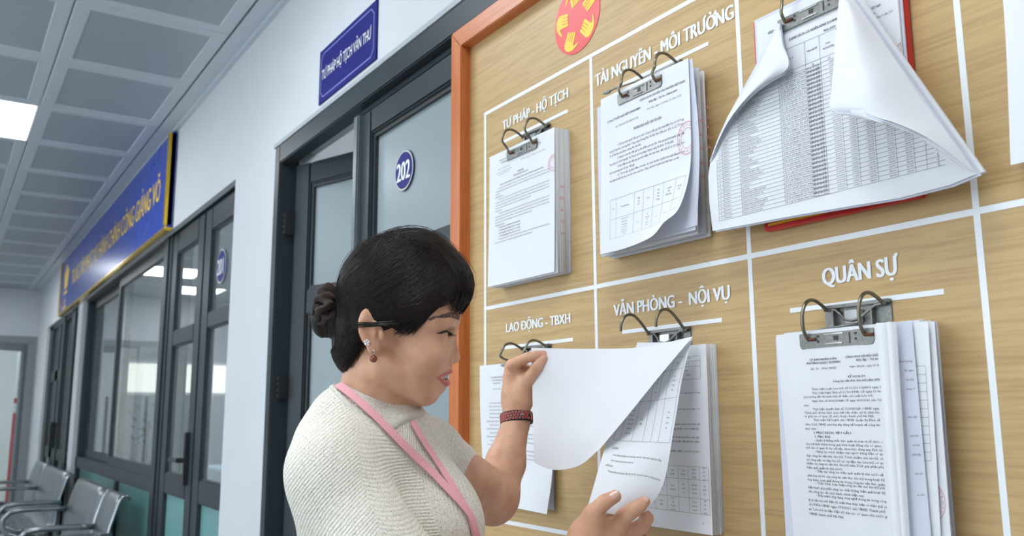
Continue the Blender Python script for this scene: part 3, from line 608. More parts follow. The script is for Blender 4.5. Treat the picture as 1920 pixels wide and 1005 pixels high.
class Surf:
    """interpolating tensor surface through a grid of points; u runs along columns, v along rows"""
    def __init__(s, g): s.g = np.array(g, float); s.R, s.C = s.g.shape[:2]
    @staticmethod
    def w(t, n):
        t = np.clip(np.asarray(t, float), 0, 1)*(n-1); i = np.minimum(t.astype(int), n-2); f = t-i
        c = np.stack([-.5*f+f*f-.5*f**3, 1-2.5*f*f+1.5*f**3, .5*f+2*f*f-1.5*f**3, -.5*f*f+.5*f**3], -1)
        idx = np.stack([i-1, i, i+1, i+2], -1); return c, idx
    def pt(s, g, idx):            # extrapolate linearly at the ends
        n = g.shape[0]; lo = 2*g[0]-g[1]; hi = 2*g[-1]-g[-2]; e = np.concatenate([lo[None], g, hi[None]]); return e[idx+1]
    def __call__(s, u, v):
        u, v = np.broadcast_arrays(np.asarray(u, float), np.asarray(v, float)); sh = u.shape; u = u.ravel(); v = v.ravel()
        cv, iv = s.w(v, s.R); cu, iu = s.w(u, s.C)
        lo = 2*s.g[0]-s.g[1]; hi = 2*s.g[-1]-s.g[-2]; e = np.concatenate([lo[None], s.g, hi[None]])
        lo = 2*e[:, 0]-e[:, 1]; hi = 2*e[:, -1]-e[:, -2]; e = np.concatenate([lo[:, None], e, hi[:, None]], 1)
        P_ = e[(iv+1)[:, :, None], (iu+1)[:, None, :]]
        return np.einsum('ni,nj,nijk->nk', cv, cu, P_).reshape(*sh, 3)
    def nrm(s, u, v, h=1e-3):
        a = s(np.clip(u+h, 0, 1), v)-s(np.clip(u-h, 0, 1), v); b = s(u, np.clip(v+h, 0, 1))-s(u, np.clip(v-h, 0, 1)); n = np.cross(a, b)
        n /= np.linalg.norm(n, axis=-1, keepdims=True)+1e-12
        # face the reader
        sgn = np.where(((n*(CAMP-s(u, v))).sum(-1, keepdims=True)) < 0, -1, 1); return n*sgn
def flat(x0, x1, z1, z0, y, lean=0.0): return Surf([[(x0, y, z1), (x1, y, z1)], [(x0, y-lean, z0), (x1, y-lean, z0)]])
def sheet(S, name, parent, m=M_PAP, nu=16, nv=22, t=.0003, tags=None):
    u, v = np.meshgrid(np.linspace(0, 1, nu), np.linspace(0, 1, nv)); P_ = S(u, v); n = S.nrm(u.ravel(), v.ravel()).reshape(P_.shape)
    n = n*np.sign((n*n[nv//2, nu//2]).sum(-1, keepdims=True)+1e-9)
    A = P_.reshape(-1, 3); B = (P_-n*t).reshape(-1, 3); k = nu*nv; fs = []
    for j in range(nv-1):
        for i in range(nu-1):
            a = j*nu+i; fs.append((a, a+1, a+nu+1, a+nu)); fs.append((k+a, k+a+nu, k+a+nu+1, k+a+1))
    bd = [i for i in range(nu)]+[j*nu+nu-1 for j in range(1, nv)]+[(nv-1)*nu+i for i in range(nu-2, -1, -1)]+[j*nu for j in range(nv-2, 0, -1)]
    C_ = np.concatenate([A, B])[bd+[k+a for a in bd]]; n2 = len(bd); o2 = 2*k
    for i in range(n2): fs.append((o2+i, o2+n2+i, o2+n2+(i+1) % n2, o2+(i+1) % n2))
    return MB().add(np.concatenate([A, B, C_]), fs).build(name, m, parent, smooth=True)
class Print:
    """flat print laid on a sheet; u, v are page fractions"""
    def __init__(s, S, off=.0007, H=.297, Wd=.21): s.S = S; s.off = off; s.d = {}; s.H = H; s.Wd = Wd
    def put(s, uv, fs, m):
        if len(uv) == 0: return
        uv = np.asarray(uv, float); uv = uv if uv.shape[1] == 3 else np.column_stack([uv, np.zeros(len(uv))])
        b = s.d.setdefault(m.name, [m, [], [], 0]); b[1].append(uv); b[2] += [tuple(i+b[3] for i in f) for f in fs]; b[3] += len(uv)
    def line(s, txt, u, v, w=None, cap=.0032, bold=False, al='l', m=None, sx=.86, keep=None):
        vv, fs, tw_ = text_mesh(txt, .022 if bold else .004, 1); k = cap/CAP/s.H; kx = (w/tw_) if w else cap/CAP*sx/s.Wd
        W_ = tw_*kx; u0 = u if al == 'l' else (u-W_/2 if al == 'c' else u-W_)
        uv = np.stack([u0+vv[:, 0]*kx, v-vv[:, 1]*k, vv[:, 2]], 1)
        if keep is not None and len(vv):
            ok = [all(keep(uv[i][0], uv[i][1]) for i in f) for f in fs]; fs = [f for f, o in zip(fs, ok) if o]
        s.put(uv, fs, m or M_INK); return W_
    def para(s, txt, u0, u1, v, dv, cap=.0031, ind=.06, m=None, vmax=1.0, sx=.86):
        kx = cap/CAP*sx/s.Wd; words = txt.split(); first = True; cur = []; cw = 0; sp = glyph(' ')[2]*kx
        def width(w): return sum(glyph(c, .004)[2] for c in w)*kx
        lines = []
        for w in words:
            ww_ = width(w); lim = u1-u0-(ind if first and not lines else 0)
            if cur and cw+sp+ww_ > lim: lines.append((cur, False)); cur = [w]; cw = ww_
            else: cw += (sp if cur else 0)+ww_; cur.append(w)
        lines.append((cur, True))
        for i, (ws, last) in enumerate(lines):
            if v > vmax: return v
            a = u0+(ind if i == 0 else 0); s.line(' '.join(ws), a, v, None if last else u1-a, cap, m=m, sx=sx); v += dv
        return v
    def rule(s, u0, v0, u1, v1, t=.00020, m=None, n=6):
        d = np.array([(u1-u0)*s.Wd, (v1-v0)*s.H]); L_ = np.linalg.norm(d); nn = np.array([-d[1], d[0]])/L_*t; us = np.linspace(0, 1, n); uv = []; fs = []
        for k in us:
            c = np.array([u0+(u1-u0)*k, v0+(v1-v0)*k]); e = nn/np.array([s.Wd, s.H]); uv += [c-e, c+e]
        for i in range(n-1): fs.append((2*i, 2*i+1, 2*i+3, 2*i+2))
        s.put(np.array(uv), fs, m or M_LINE)
    def ring(s, u, v, r, t=.0007, m=None, a0=0, a1=2*math.pi):
        n = 40; uv = []; fs = []
        for i in range(n+1):
            a = a0+(a1-a0)*i/n
            for q in (r-t, r+t): uv.append((u+q*math.cos(a)/s.Wd, v+q*math.sin(a)/s.H))
        for i in range(n): fs.append((2*i, 2*i+1, 2*i+3, 2*i+2))
        s.put(np.array(uv), fs, m or M_STAMP)
    def stamp(s, u, v, r=.017):
        s.ring(u, v, r, .0006); s.ring(u, v, r*.62, .0004); 
        for k in range(16):
            a = k*2*math.pi/16; c = np.array([u+r*.81*math.cos(a)/s.Wd, v+r*.81*math.sin(a)/s.H]); vv, fs, w = text_mesh(random.choice('ANHCTUBK'), .02, 1); q = .0035/CAP
            x = (vv[:, 0]-w/2)*q; y = (vv[:, 1]-.36)*q; ct, st_ = math.cos(a+math.pi/2), math.sin(a+math.pi/2)
            s.put(np.stack([c[0]+(x*ct+y*st_)/s.Wd, c[1]+(x*st_-y*ct)/s.H, vv[:, 2]], 1), fs, M_STAMP)
    def done(s, parent, name='print'):
        for nm, (m, uv, fs, _) in s.d.items():
            uv = np.concatenate(uv); P_ = s.S(uv[:, 0], uv[:, 1])+s.S.nrm(uv[:, 0], uv[:, 1])*(s.off+.0001*uv[:, 2:3])
            me = bpy.data.meshes.new(name); me.from_pydata([tuple(p) for p in P_], [], fs); me.materials.append(m)
            o = bpy.data.objects.new({'black_toner': 'printed_text', 'grey_toner': 'printed_text', 'red_stamp_ink': 'red_stamp', 'table_rule': 'printed_table'}.get(nm, name), me); COL.objects.link(o); par(o, parent); o['kind'] = 'stuff'
    def pixuv(s, px, py, Y, x0, x1, z1, z0): p = at(px, py, Y); return (p[0]-x0)/(x1-x0), (z1-p[2])/(z1-z0)
FILL = ('Văn phòng công chứng tiếp nhận hồ sơ yêu cầu công chứng văn bản khai nhận di sản thừa kế của người để lại tài sản đã được cơ quan có thẩm quyền cấp giấy chứng nhận quyền sử dụng đất theo quy định của pháp luật về đất đai và nhà ở trên địa bàn phường, quận Ba Đình, thành phố Hà Nội. '
        'Nay thông báo để các tổ chức, cá nhân có liên quan được biết, nếu có khiếu nại, tố cáo về việc bỏ sót người được hưởng di sản thì gửi đơn đến trụ sở trong thời hạn mười lăm ngày kể từ ngày niêm yết công khai tại Ủy ban nhân dân phường. ').split('. ')
def stack(t, x0, x1, z1, z0, yf, yb, n, m2=None, jx=.003, jz=.002, dx=0.0):
    ys = np.linspace(yb-.0015, yf+.0022, n); th = (yb-yf)/n*.86
    for i, y in enumerate(ys):
        a = random.uniform(-jx, jx)+dx*(1-i/(n-1)); b = random.uniform(-jz, jz); l = random.uniform(-.0006, .0006)
        S = Surf([[(x0+a, y, z1+b*.4), ((x0+x1)/2+a, y-.0003, z1+b*.4), (x1+a, y, z1+b*.4)], [(x0+a+l, y-.0004, (z0+z1)/2), ((x0+x1)/2+a+l, y-.0008, (z0+z1)/2), (x1+a+l, y, (z0+z1)/2)], [(x0+a, y, z0+b), ((x0+x1)/2+a, y, z0+b), (x1+a, y+.0005, z0+b)]])
        sheet(S, 'sheet_bundle', t, M_PAP if i % 3 else M_PAP2, 3, 3, th)
def header(P_, left, right, v=.075, cap=.0032):
    for i, s in enumerate(left): P_.line(s, .26, v+i*.022, None, cap, True, 'c', sx=.74)
    for i, s in enumerate(right): P_.line(s, .70, v+i*.022, None, cap, True, 'c', sx=.70)
# ---- stack 1: TƯ PHÁP - HỘ TỊCH
x0, x1, z1, z0 = -1.628, -1.377, 1.926, 1.629; t = thing('paper_stack', (-1.5, BY, z0), 'thick stack of stapled notices under the TƯ PHÁP - HỘ TỊCH heading', 'papers', 'document stacks on the notice board')
stack(t, x0, x1, z1, z0, 1.004, 1.038, 9, jx=.002, dx=.002)
S = Surf([[(x0, 1.0035, z1), ((x0+x1)/2, 1.002, z1), (x1, 1.0035, z1)], [(x0, 1.0025, 1.78), ((x0+x1)/2, 1.001, 1.78), (x1, 1.002, 1.78)], [(x0-.002, 1.0, z0), ((x0+x1)/2, 1.0005, z0), (x1-.003, 1.001, z0)]]); f = sheet(S, 'front_page', t)
P_ = Print(S, Wd=.25); header(P_, ['VĂN PHÒNG CÔNG CHỨNG', 'NGUYỄN VĂN TÂM'], ['CỘNG HÒA XÃ HỘI CHỦ NGHĨA VIỆT NAM', 'Độc lập - Tự do - Hạnh phúc'], .072, .0030)
P_.line('Số:  17 /TB-VPCC', .16, .14, .2, .003, m=M_INKL); P_.line('Hà Nội, ngày 10 tháng 01 năm 2025', .52, .135, .36, .0028, m=M_INKL)
P_.line('V/v niêm yết công khai thừa kế tại', .12, .163, .26, .0026, m=M_INKL); P_.line('Ủy ban nhân dân phường', .15, .18, .2, .0026, m=M_INKL)
P_.line('THÔNG BÁO', .52, .215, None, .0036, True, 'c'); P_.line('Về việc khai nhận di sản thừa kế', .52, .235, None, .0034, True, 'c'); P_.line('Kính gửi: Ủy ban nhân dân phường Ngọc Khánh, quận Ba Đình, thành phố Hà Nội', .19, .262, .66, .003, True)
v = P_.para(FILL[0], .11, .93, .287, .0215, .0028); P_.line('I. Người để lại di sản:', .11, v, None, .003, True); v = P_.para(FILL[1]+' '+FILL[0], .11, .93, v+.0215, .0215, .0028, vmax=.56)
P_.line('II. Di sản thừa kế:', .11, v, None, .003, True); v = P_.para(FILL[0]+' '+FILL[1], .11, .93, v+.0215, .0215, .0028, vmax=.74); P_.line('III. Những người thừa kế:', .11, v, None, .003, True)
for s in ('1. Bà Phạm Thị Bích Hường (vợ)', '2. Bà Nguyễn Thùy Linh (con gái)', '3. Bà Nguyễn Phương Linh (con gái)', '4. Ông Nguyễn Tuấn Linh (con trai)'): v += .0215; P_.line(s, .17, v, .34, .0028, True)
P_.para(FILL[1], .11, .93, v+.0215, .0215, .0028, vmax=.93); P_.stamp(.985, .255, .017); P_.done(f)
# ---- stack 2: TÀI NGUYÊN - MÔI TRƯỜNG
x0, x1, z1, z0 = -1.206, -.977, 1.926, 1.634; t = thing('paper_stack', (-1.09, BY, z0), 'thick fanned stack of auction notices below the TÀI NGUYÊN heading', 'papers', 'document stacks on the notice board')
stack(t, -1.225, -.983, 1.918, 1.637, .992, 1.038, 10, jx=.006, jz=.003, dx=-.012)
for i, (dx, y) in enumerate(((.004, .990), (.010, .988))):
    S = Surf([[(x0+dx, y, z1), (x1+dx*.6, y, z1-.002)], [(x0+dx, y-.004, 1.78), (x1+dx+.004, y, 1.78)], [(x0+dx, y-.002, z0+.002), (x1+dx-.002, y-.006, z0+.004+.006*i)]]); sheet(S, 'sheet', t, M_PAP2, 6, 10)
g = [[(-1.205, .985, 1.926), (-1.13, .983, 1.926), (-1.05, .983, 1.926), (-.977, .985, 1.926)], [(-1.206, .984, 1.83), (-1.13, .981, 1.83), (-1.05, .981, 1.83), (-.975, .983, 1.83)],
     [(-1.207, .982, 1.74), (-1.13, .979, 1.74), (-1.05, .977, 1.74), (-.975, .978, 1.74)], [(-1.207, .980, 1.67), (-1.13, .974, 1.67), (-1.05, .968, 1.67), (-.979, .955, 1.672)], [(-1.207, .978, 1.634), (-1.13, .970, 1.632), (-1.05, .957, 1.636), (-.995, .935, 1.648)]]
S = Surf(g); f = sheet(S, 'front_page', t); P_ = Print(S, Wd=.229)
P_.line('CÔNG TY ĐẤU GIÁ HỢP DANH BBA', .09, .135, .40, .0032, True); P_.line('CỘNG HÒA XÃ HỘI CHỦ NGHĨA VIỆT NAM', .48, .10, .48, .0030, True); P_.line('Độc lập - Tự do - Hạnh phúc', .58, .125, .3, .0030, True); P_.line('Số: 17/2025/TB-BBA/PGĐ', .20, .175, .27, .0028, m=M_INKL); P_.line('Hà Nội, ngày 15 tháng 01 năm 2025', .56, .155, .36, .0028, m=M_INKL)
P_.line('THÔNG BÁO ĐẤU GIÁ TÀI SẢN', .56, .222, None, .0038, True, 'c', sx=.9)
A_ = ['1. Tổ chức hành nghề đấu giá tài sản: Công ty đấu giá hợp danh BBA. Địa chỉ: Số 7 ngõ 47 phố Trần Hòa, phường Định Công, quận Hoàng Mai, Hà Nội. Địa điểm giao dịch: Lô 22, TT3 khu đô thị Tây Nam Linh Đàm, Hoàng Mai, Hà Nội.', '2. Người có tài sản đấu giá và địa điểm xem tài sản: Văn phòng Đài truyền hình Việt Nam (Địa chỉ: Số 43 Nguyễn Chí Thanh, phường Ngọc Khánh, quận Ba Đình, TP Hà Nội).', '3. Đặc điểm tài sản đấu giá, giá khởi điểm, thời hạn thuê, tiền mặt hồ sơ, bước giá, hình thức và phương thức tổ chức đấu giá:', '3.1. Tên tài sản, giá khởi điểm, thời hạn cho thuê tài sản: Quyền thuê mặt bằng làm gian hàng tiện ích kết hợp phục vụ nhân viên, người lao động của Đài Truyền hình Việt Nam, cụ thể:']
v = .268
for s in A_: v = P_.para(s, .12, .94, v, .0212, .0033, .1, sx=.98)
tb0, tb1, tb2 = .54, .665, .83; cu = [.13, .205, .42, .52, .63, .74, .87, .97]
for u in cu: P_.rule(u, tb0, u, tb2)
for vv in (tb0, tb1, tb2): P_.rule(cu[0], vv, cu[-1], vv)
for i, (hd, bd) in enumerate(((['STT'], ['1']), (['Tên tài sản đấu giá'], ['Quyền thuê mặt', 'bằng làm gian', 'hàng tiện ích', 'phục vụ nhân', 'viên, người lao', 'động của Đài', 'THVN']), (['Diện', 'tích', '(m²)'], ['110']), (['Vị trí'], ['43', 'Nguyễn', 'Chí', 'Thanh,', 'Hà Nội']), (['Thời', 'gian', 'thuê', '(tháng)'], ['60']), (['Giá khởi', 'điểm', '(đồng/tháng)'], ['35.575.000']), (['Tiền đặt', 'trước'], ['400.500.000']))):
    c_ = (cu[i]+cu[i+1])/2
    for k, s in enumerate(hd): P_.line(s, c_, .602+.018*k-.009*len(hd)+.009, None, .0027, True, 'c', sx=.8)
    for k, s in enumerate(bd): P_.line(s, c_, .748+.021*k-.0105*len(bd)+.009, None, .0027, False, 'c', sx=.8)
P_.stamp(.965, .355, .022); P_.line('1', .6, .93, None, .0027, m=M_INKL); P_.done(f)
for (xa, ya, yb_, za, zb_, tt_) in ((-.9755, 1.030, 1.012, 1.86, 1.76, t), (-.9750, 1.012, .996, 1.84, 1.70, t), (-1.3730, 1.024, 1.010, 1.82, 1.68, bpy.data.objects['paper_stack'])):
    Sq = Surf([[(xa, ya, za), (xa, yb_, za)], [(xa, ya, zb_), (xa, yb_, zb_)]]); q = Print(Sq, H=za-zb_, Wd=ya-yb_, off=.0015)
    for k in range(5): q.line(random.choice(['NỘI', 'BAN', 'DÂN', 'HÀ', 'KHÁ']), .1+.1*(k % 3), .15+.17*k, None, .006, True, m=M_STAMP, sx=.7)
    q.done(tt_.children[3])
# ---- LAO ĐỘNG - TBXH sheets
x0, x1, z1, z0 = -1.714, -1.433, 1.461, 1.160; t = thing('paper_stack', (-1.57, BY, z0), 'thin set of notice sheets half hidden behind the woman\'s raised forearm', 'papers', 'document stacks on the notice board')
for k in range(2): sheet(Surf([[(x0+.004+k*.003, 1.036-k*.002, z1-.002), (x1-.004, 1.036-k*.002, z1-.002)], [(x0+.006, 1.036-k*.002, z0+.006), (x1-.006, 1.036-k*.002, z0+.006)]]), 'sheet', t, M_PAP2, 4, 4)
S = Surf([[(x0, 1.030, z1), (-1.57, 1.029, z1), (x1, 1.030, z1)], [(x0+.004, 1.029, 1.36), (-1.57, 1.028, 1.36), (x1+.004, 1.029, 1.36)], [(x0+.014, 1.029, 1.25), (-1.57, 1.026, 1.25), (x1+.006, 1.024, 1.242)], [(x0+.02, 1.029, z0+.005), (-1.57, 1.02, z0+.002), (x1+.002, 1.012, z0)]]); f = sheet(S, 'front_page', t); P_ = Print(S, Wd=.28)
header(P_, ['CỤC THI HÀNH ÁN DÂN SỰ HÀ NỘI', 'CHI CỤC THI HÀNH ÁN DÂN SỰ', 'HUYỆN THẠCH THẤT'], ['CỘNG HÒA XÃ HỘI CHỦ NGHĨA VIỆT NAM', 'Độc lập - Tự do - Hạnh phúc'], .10, .0028)
P_.line('Số: 331 /QĐ-CCTHADS', .2, .185, None, .0028, m=M_INKL); P_.line('CHI CỤC TRƯỞNG CHI CỤC THI HÀNH ÁN', .5, .25, None, .003, True, 'c')
v = .285
for s in ('Căn cứ Điều 26, khoản 1 Điều 28 Luật Thi hành án dân sự được sửa đổi, bổ sung;', 'Điều 45 Luật Thi hành án dân sự năm 2008 được sửa đổi, bổ sung năm 2014;', 'Căn cứ Bản án số 271/2022/DS-PT ngày 12 tháng 8 năm 2022 của Tòa án nhân dân;', 'Thành phố Hà Nội và Quyết định thi hành án theo yêu cầu số 115/QĐ-CCTHADS;') + tuple(FILL[:2])*3: v = P_.para(s, .1, .93, v, .0245, .0028, .05, vmax=.9)
P_.done(f)
# ---- stack 4: VĂN PHÒNG - NỘI VỤ (behind the lifted pages)
x0, x1, z1, z0 = -1.225, -.988, 1.459, 1.168; t = thing('paper_stack', (-1.1, BY, z0), 'stack of procedure sheets with a table, hanging behind the page being lifted', 'papers', 'document stacks on the notice board')
stack(t, x0-.010, x1-.006, z1+.001, z0, 1.012, 1.038, 7, jx=.003, dx=-.004)
S = flat(x0, x1, z1, z0, 1.0095, .002); f = sheet(S, 'front_page', t); P_ = Print(S, Wd=.237)
def PX(px, py): p = at(px, py, 1.0085); return (p[0]-x0)/(x1-x0), (z1-p[2])/(z1-z0)
def box_table(P_, us, vs):
    for u in us: P_.rule(u, vs[0], u, vs[-1])
    for v_ in vs: P_.rule(us[0], v_, us[-1], v_)
u1_ = PX(1312, 668)[0]; box_table(P_, [.45, PX(1272, 680)[0], u1_], [PX(1312, 667)[1], PX(1312, 676)[1], PX(1312, 686)[1], PX(1312, 710)[1]])
for s, px, py in (('Mã số: QTNB 02', 1278, 674), ('Lần ban hành: 01', 1275, 684), ('Ngày ban hành:', 1275, 697), ('   /5/2024', 1284, 705), ('QUY TRÌNH', 1245, 690)):
    u, v = PX(px, py); P_.line(s, u, v, None, .0030, s == 'QUY TRÌNH', sx=.72)
for s, py in (('công tác văn thư, lưu trữ và hoạt động hằng năm của phường', 737), ('đánh giá mức độ hoàn thành trong hoạt động công tác tại cơ', 768), ('Thực hiện Kế hoạch số 12/KH-UBND của UBND Thành phố Hà Nội về', 797), ('việc triển khai cải cách hành chính áp dụng đối với UBND', 806), ('Quyết định số 1521/QĐ-UBND ngày 12/4/2021 của UBND Quận Ba Đình về việc', 822), ('giao nhiệm vụ cho các đơn vị và các phường thuộc quận Ba Đình năm', 830), ('Thực hiện việc tự chấm điểm và triển khai đánh giá chấm điểm chỉ số CCHC', 849)):
    u, v = PX(1313, py); P_.line(s, u-.86, v, .86, .0029)
us = [.03, .14, .40, PX(1229, 900)[0], PX(1251, 900)[0], PX(1273, 900)[0], PX(1292, 900)[0], PX(1313, 900)[0], PX(1330, 900)[0]]
vs = [PX(1300, 875)[1], PX(1300, 899)[1], PX(1300, 934)[1], PX(1300, 962)[1]]; us = sorted(us); box_table(P_, us, vs)
cells = [['TT'], ['Các bước', 'công việc'], ['Cán bộ', 'thực hiện'], ['Chủ tịch'], ['Cán bộ', 'thực hiện'], ['Cán bộ', 'Phối hợp'], ['Thời gian/', 'Tiến độ', 'thực hiện'], ['Kết', 'quả', 'công', 'việc']]
r2 = [['1'], ['Xây dựng kế', 'hoạch'], ['Công chức'], ['Chủ tịch', 'UBND'], ['Công chức', 'văn phòng'], ['CBCC', 'chuyên', 'môn'], ['Chậm nhất', 'ngày 25/10', 'hàng năm'], ['Công', 'văn đề', 'nghị']]
r3 = [['2'], ['Phê duyệt'], ['Văn phòng'], ['Chủ tịch', 'UBND'], ['Cán bộ 1', 'cửa', 'Công chức', 'văn phòng'], [''], ['Xong trước', 'ngày 30/10', 'hàng năm'], ['Phiếu', 'điều', 'tra xã', 'hội học']]
for r_, (row, b) in enumerate(((cells, True), (r2, False), (r3, False))):
    for i, c_ in enumerate(row[:len(us)-1]):
        for k, s in enumerate(c_): P_.line(s, (us[i]+us[i+1])/2, (vs[r_]+vs[r_+1])/2+.0205*(k-len(c_)/2+.5)+.005, None, .0028, b, 'c', sx=.66)
u, v = PX(1318, 983); P_.line('1/2', u, v, None, .003); P_.done(f)
# ---- QUÂN SỰ stack
x0, x1, z1, z0 = -.832, -.619, 1.460, 1.165; t = thing('paper_stack', (-.72, BY, z0), 'stack of plans with folded front leaves under the QUÂN SỰ heading', 'papers', 'document stacks on the notice board')
stack(t, -.828, -.621, 1.463, 1.166, 1.000, 1.038, 8, jx=.0025)
sheet(Surf([[(-.838, .996, 1.458), (-.63, .996, 1.46)], [(-.838, .994, 1.32), (-.63, .996, 1.32)], [(-.836, .992, 1.17), (-.632, .994, 1.17)]]), 'sheet', t, M_PAP2, 4, 6)
S6 = Surf([[(x0, .990, z1), (-.74, .989, z1), (-.645, .990, z1)], [(x0+.006, .9895, 1.32), (-.737, .988, 1.32), (-.645, .989, 1.32)], [(x0+.012, .990, z0), (-.735, .987, z0), (-.645, .988, z0)]]); f = sheet(S6, 'front_page', t, nu=10)
Wd6 = .187; P_ = Print(S6, Wd=Wd6)
def L6(s, xl, yl, xr=None, bold=False, cap=.0031, n=None):
    """n: how many leading characters end at xr"""
    p = at(xl, yl, .989); v = (z1-p[2])/(z1-z0); sh = .012*v; u = (p[0]-x0-sh)/(Wd6-sh); w = None
    if xr:
        q = at(xr, yl, .989); u2 = (q[0]-x0-sh)/(Wd6-sh); w = u2-u
        if n: w = w*text_mesh(s, .004, 1)[2]/text_mesh(s[:n], .004, 1)[2]
    # cut what runs off the leaf
    while w and u+w > .995:
        k = len(s)-1; w = w*text_mesh(s[:k], .004, 1)[2]/text_mesh(s, .004, 1)[2]; s = s[:k]
    P_.line(s, u, v, w, cap, bold)
for a in (('ỦY BAN NHÂN DÂN', 1520, 680.5, 1571.6, True), ('PHƯỜNG NGỌC KHÁNH', 1514, 687.7, 1578.8, True), ('CỘNG HÒA XÃ HỘI CHỦ NGHĨA VIỆT NAM', 1587, 675, 1644, True, .0031, 18), ('Độc lập – Tự do – Hạnh phúc', 1608, 681, 1645, True, .0031, 14), ('Số:  51   /KH-UBND', 1522, 698.8, 1572), ('Ngọc Khánh, ngày 25 tháng 01 năm 2024', 1595.4, 694, 1644, False, .0029, 19), ('KẾ HOẠCH', 1592.7, 714.4, 1624.4, True), ('Công tác văn thư, lưu trữ năm 2024', 1564.8, 723.5, 1648, True, .0031, 32)): L6(*a)
for a in (('Thực hiện Luật Lưu trữ số 01/2011/QH13 ngày 11 tháng', 1524.5, 739, 1649.5, 0, .0031, 43), ('Thực hiện Nghị định số 01/2013/NĐ-CP ngày 03 tháng', 1525, 746.8, 1649.5, 0, .0031, 46), ('phủ hướng dẫn thi hành một số điều của Luật Lưu trữ;', 1509, 754.6, 1639.6), ('Nghị định số 30/2020/NĐ-CP ngày 05/3/2020 của Chính', 1525.6, 762.9, 1651, 0, .0031, 47), ('thư;', 1509.8, 771.3, 1520), ('Thực hiện Quyết định số 12/2020/QĐ -UBND ngày', 1526.8, 778.5, 1651), ('Thành phố về ban hành Quy chế tiếp nhận, xử lý, phát hàn', 1511, 785.6, 1652), ('từ giữa các cơ quan, tổ chức thuộc thành phố Hà Nội;', 1511, 792.4, 1642),
          ('Thực hiện Kế hoạch của UBND Quận Ba Đình về', 1528.4, 799.6, 1653), ('năm 2024, UBND phường xây dựng kế hoạch về công tác', 1512, 808, 1653), ('như sau:', 1512, 816, 1533.5), ('I. MỤC ĐÍCH, YÊU CẦU:', 1528.8, 823.8, 1601, True), ('1. Mục đích', 1530, 831, 1561, True), ('- Quản lý thống nhất, bảo quản an toàn và tổ chức, s', 1530, 838, 1657), ('lưu trữ hình thành trong quá trình hoạt động của cơ quan;', 1514, 844.6, 1656), ('trữ của cơ quan đi vào nề nếp, khoa học, đúng quy định củ', 1514, 851.6, 1657), ('- Nâng cao trách nhiệm của người đứng đầu cơ qu', 1531, 859, 1658), ('đạo công tác văn thư, lưu trữ; Trách nhiệm của cán bộ, cô', 1514.5, 866, 1659), ('sơ công việc và nộp lưu hồ sơ, tài liệu vào Lưu trữ cơ qu', 1515, 873.5, 1659), ('nhiệm vụ công tác văn thư, lưu trữ năm 2024, góp phần phụ', 1515, 880, 1660), ('hiệu quả quản lý nhà nước;', 1515.3, 887.4, 1585), ('- Tiếp tục nâng cao hiệu quả quản lý nhà nước về', 1532.4, 894.4, 1659), ('phát huy vai trò của công tác văn thư, lưu trữ trong hoạt độ', 1516.6, 901.7, 1661.5), ('ứng dụng công nghệ thông tin trong công tác văn thư, quản', 1516.6, 909, 1662), ('- Chấn chỉnh, hoàn thiện công tác văn thư lưu trữ phả', 1533, 915.8, 1662), ('điều hành; góp phần nâng cao chất lượng, hiệu quả hoạt độ', 1517, 922.7, 1663), ('cầu công tác cải cách hành chính hiện nay.', 1517.5, 930, 1625), ('- Đẩy mạnh ứng dụng công nghệ thông tin trong công', 1534.6, 937.7, 1664.7), ('lý tài liệu lưu trữ điện tử; triển khai thực hiện có hiệu quả cá', 1518.5, 945, 1665), ('số 67/KH-UBND ngày 17/3/2021 của UBND Thành phố', 1519, 953, 1662.6), ('án "Lưu trữ tài liệu điện tử của các cơ quan nhà nước gi', 1519, 961, 1666), ('UBND thành phố Hà Nội.', 1519.6, 969.3, 1587.7)): L6(*a)
P_.done(f)
# three leaves folded back lengthwise on the right
def leaf6(px, Y, xl, nm, bulge, m=M_PAP):
    A = [at(px[0][0], px[0][1], Y), at(px[1][0], px[1][1], Y)]; B = [at(px[2][0], px[2][1], Y), at(px[3][0], px[3][1], Y)]
    g = []
    for k in np.linspace(0, 1, 4):
        a = A[0]*(1-k)+A[1]*k; b = B[0]*(1-k)+B[1]*k
        # carry the leaf on below the frame to the foot of the sheet
        e = 1.0; a = A[0]+(A[1]-A[0])*k*1.06; b = B[0]+(B[1]-B[0])*k*1.06
        row = [a*(1-w)+b*w+np.array([0, -bulge*math.sin(math.pi*w), 0]) for w in (0, .33, .66, 1)]; g.append(row)
    S = Surf(g); return S, sheet(S, nm, t, m, 8, 12)
S, f = leaf6([(1660, 604), (1708, 1005), (1752, 603), (1783, 1005)], .996, 0, 'folded_leaf', .002); P_ = Print(S, Wd=.10)
for v in np.linspace(.18, .66, 14): P_.rule(.05, v, .80, v+.0)
P_.rule(.80, .18, .80, .66); P_.rule(.62, .18, .62, .66); P_.stamp(.72, .80, .022); P_.done(f)
S, f = leaf6([(1655, 606), (1694, 1005), (1740, 603), (1764, 1005)], .990, 0, 'folded_leaf', .003); P_ = Print(S, Wd=.08)
for v in np.linspace(.2, .62, 12): P_.rule(.30, v, .90, v)
P_.rule(.90, .2, .90, .62); P_.done(f)
S, f = leaf6([(1650, 606), (1690, 1005), (1709.6, 603), (1746, 1005)], .984, 0, 'folded_leaf', .006, M_PAP2); P_ = Print(S, Wd=.06)
for s, v in (('kinh phí phòng', .2), ('liên quan', .245), ('của Hội', .29), ('tháng 10', .335), ('thực hiện', .47), ('cùng thực', .56), ('các báo', .605), ('phối hợp', .65), ('kinh phí', .74), ('các đơn', .84)): P_.line(s, .93, v*.92, None, .0030, False, 'r')
P_.done(f)
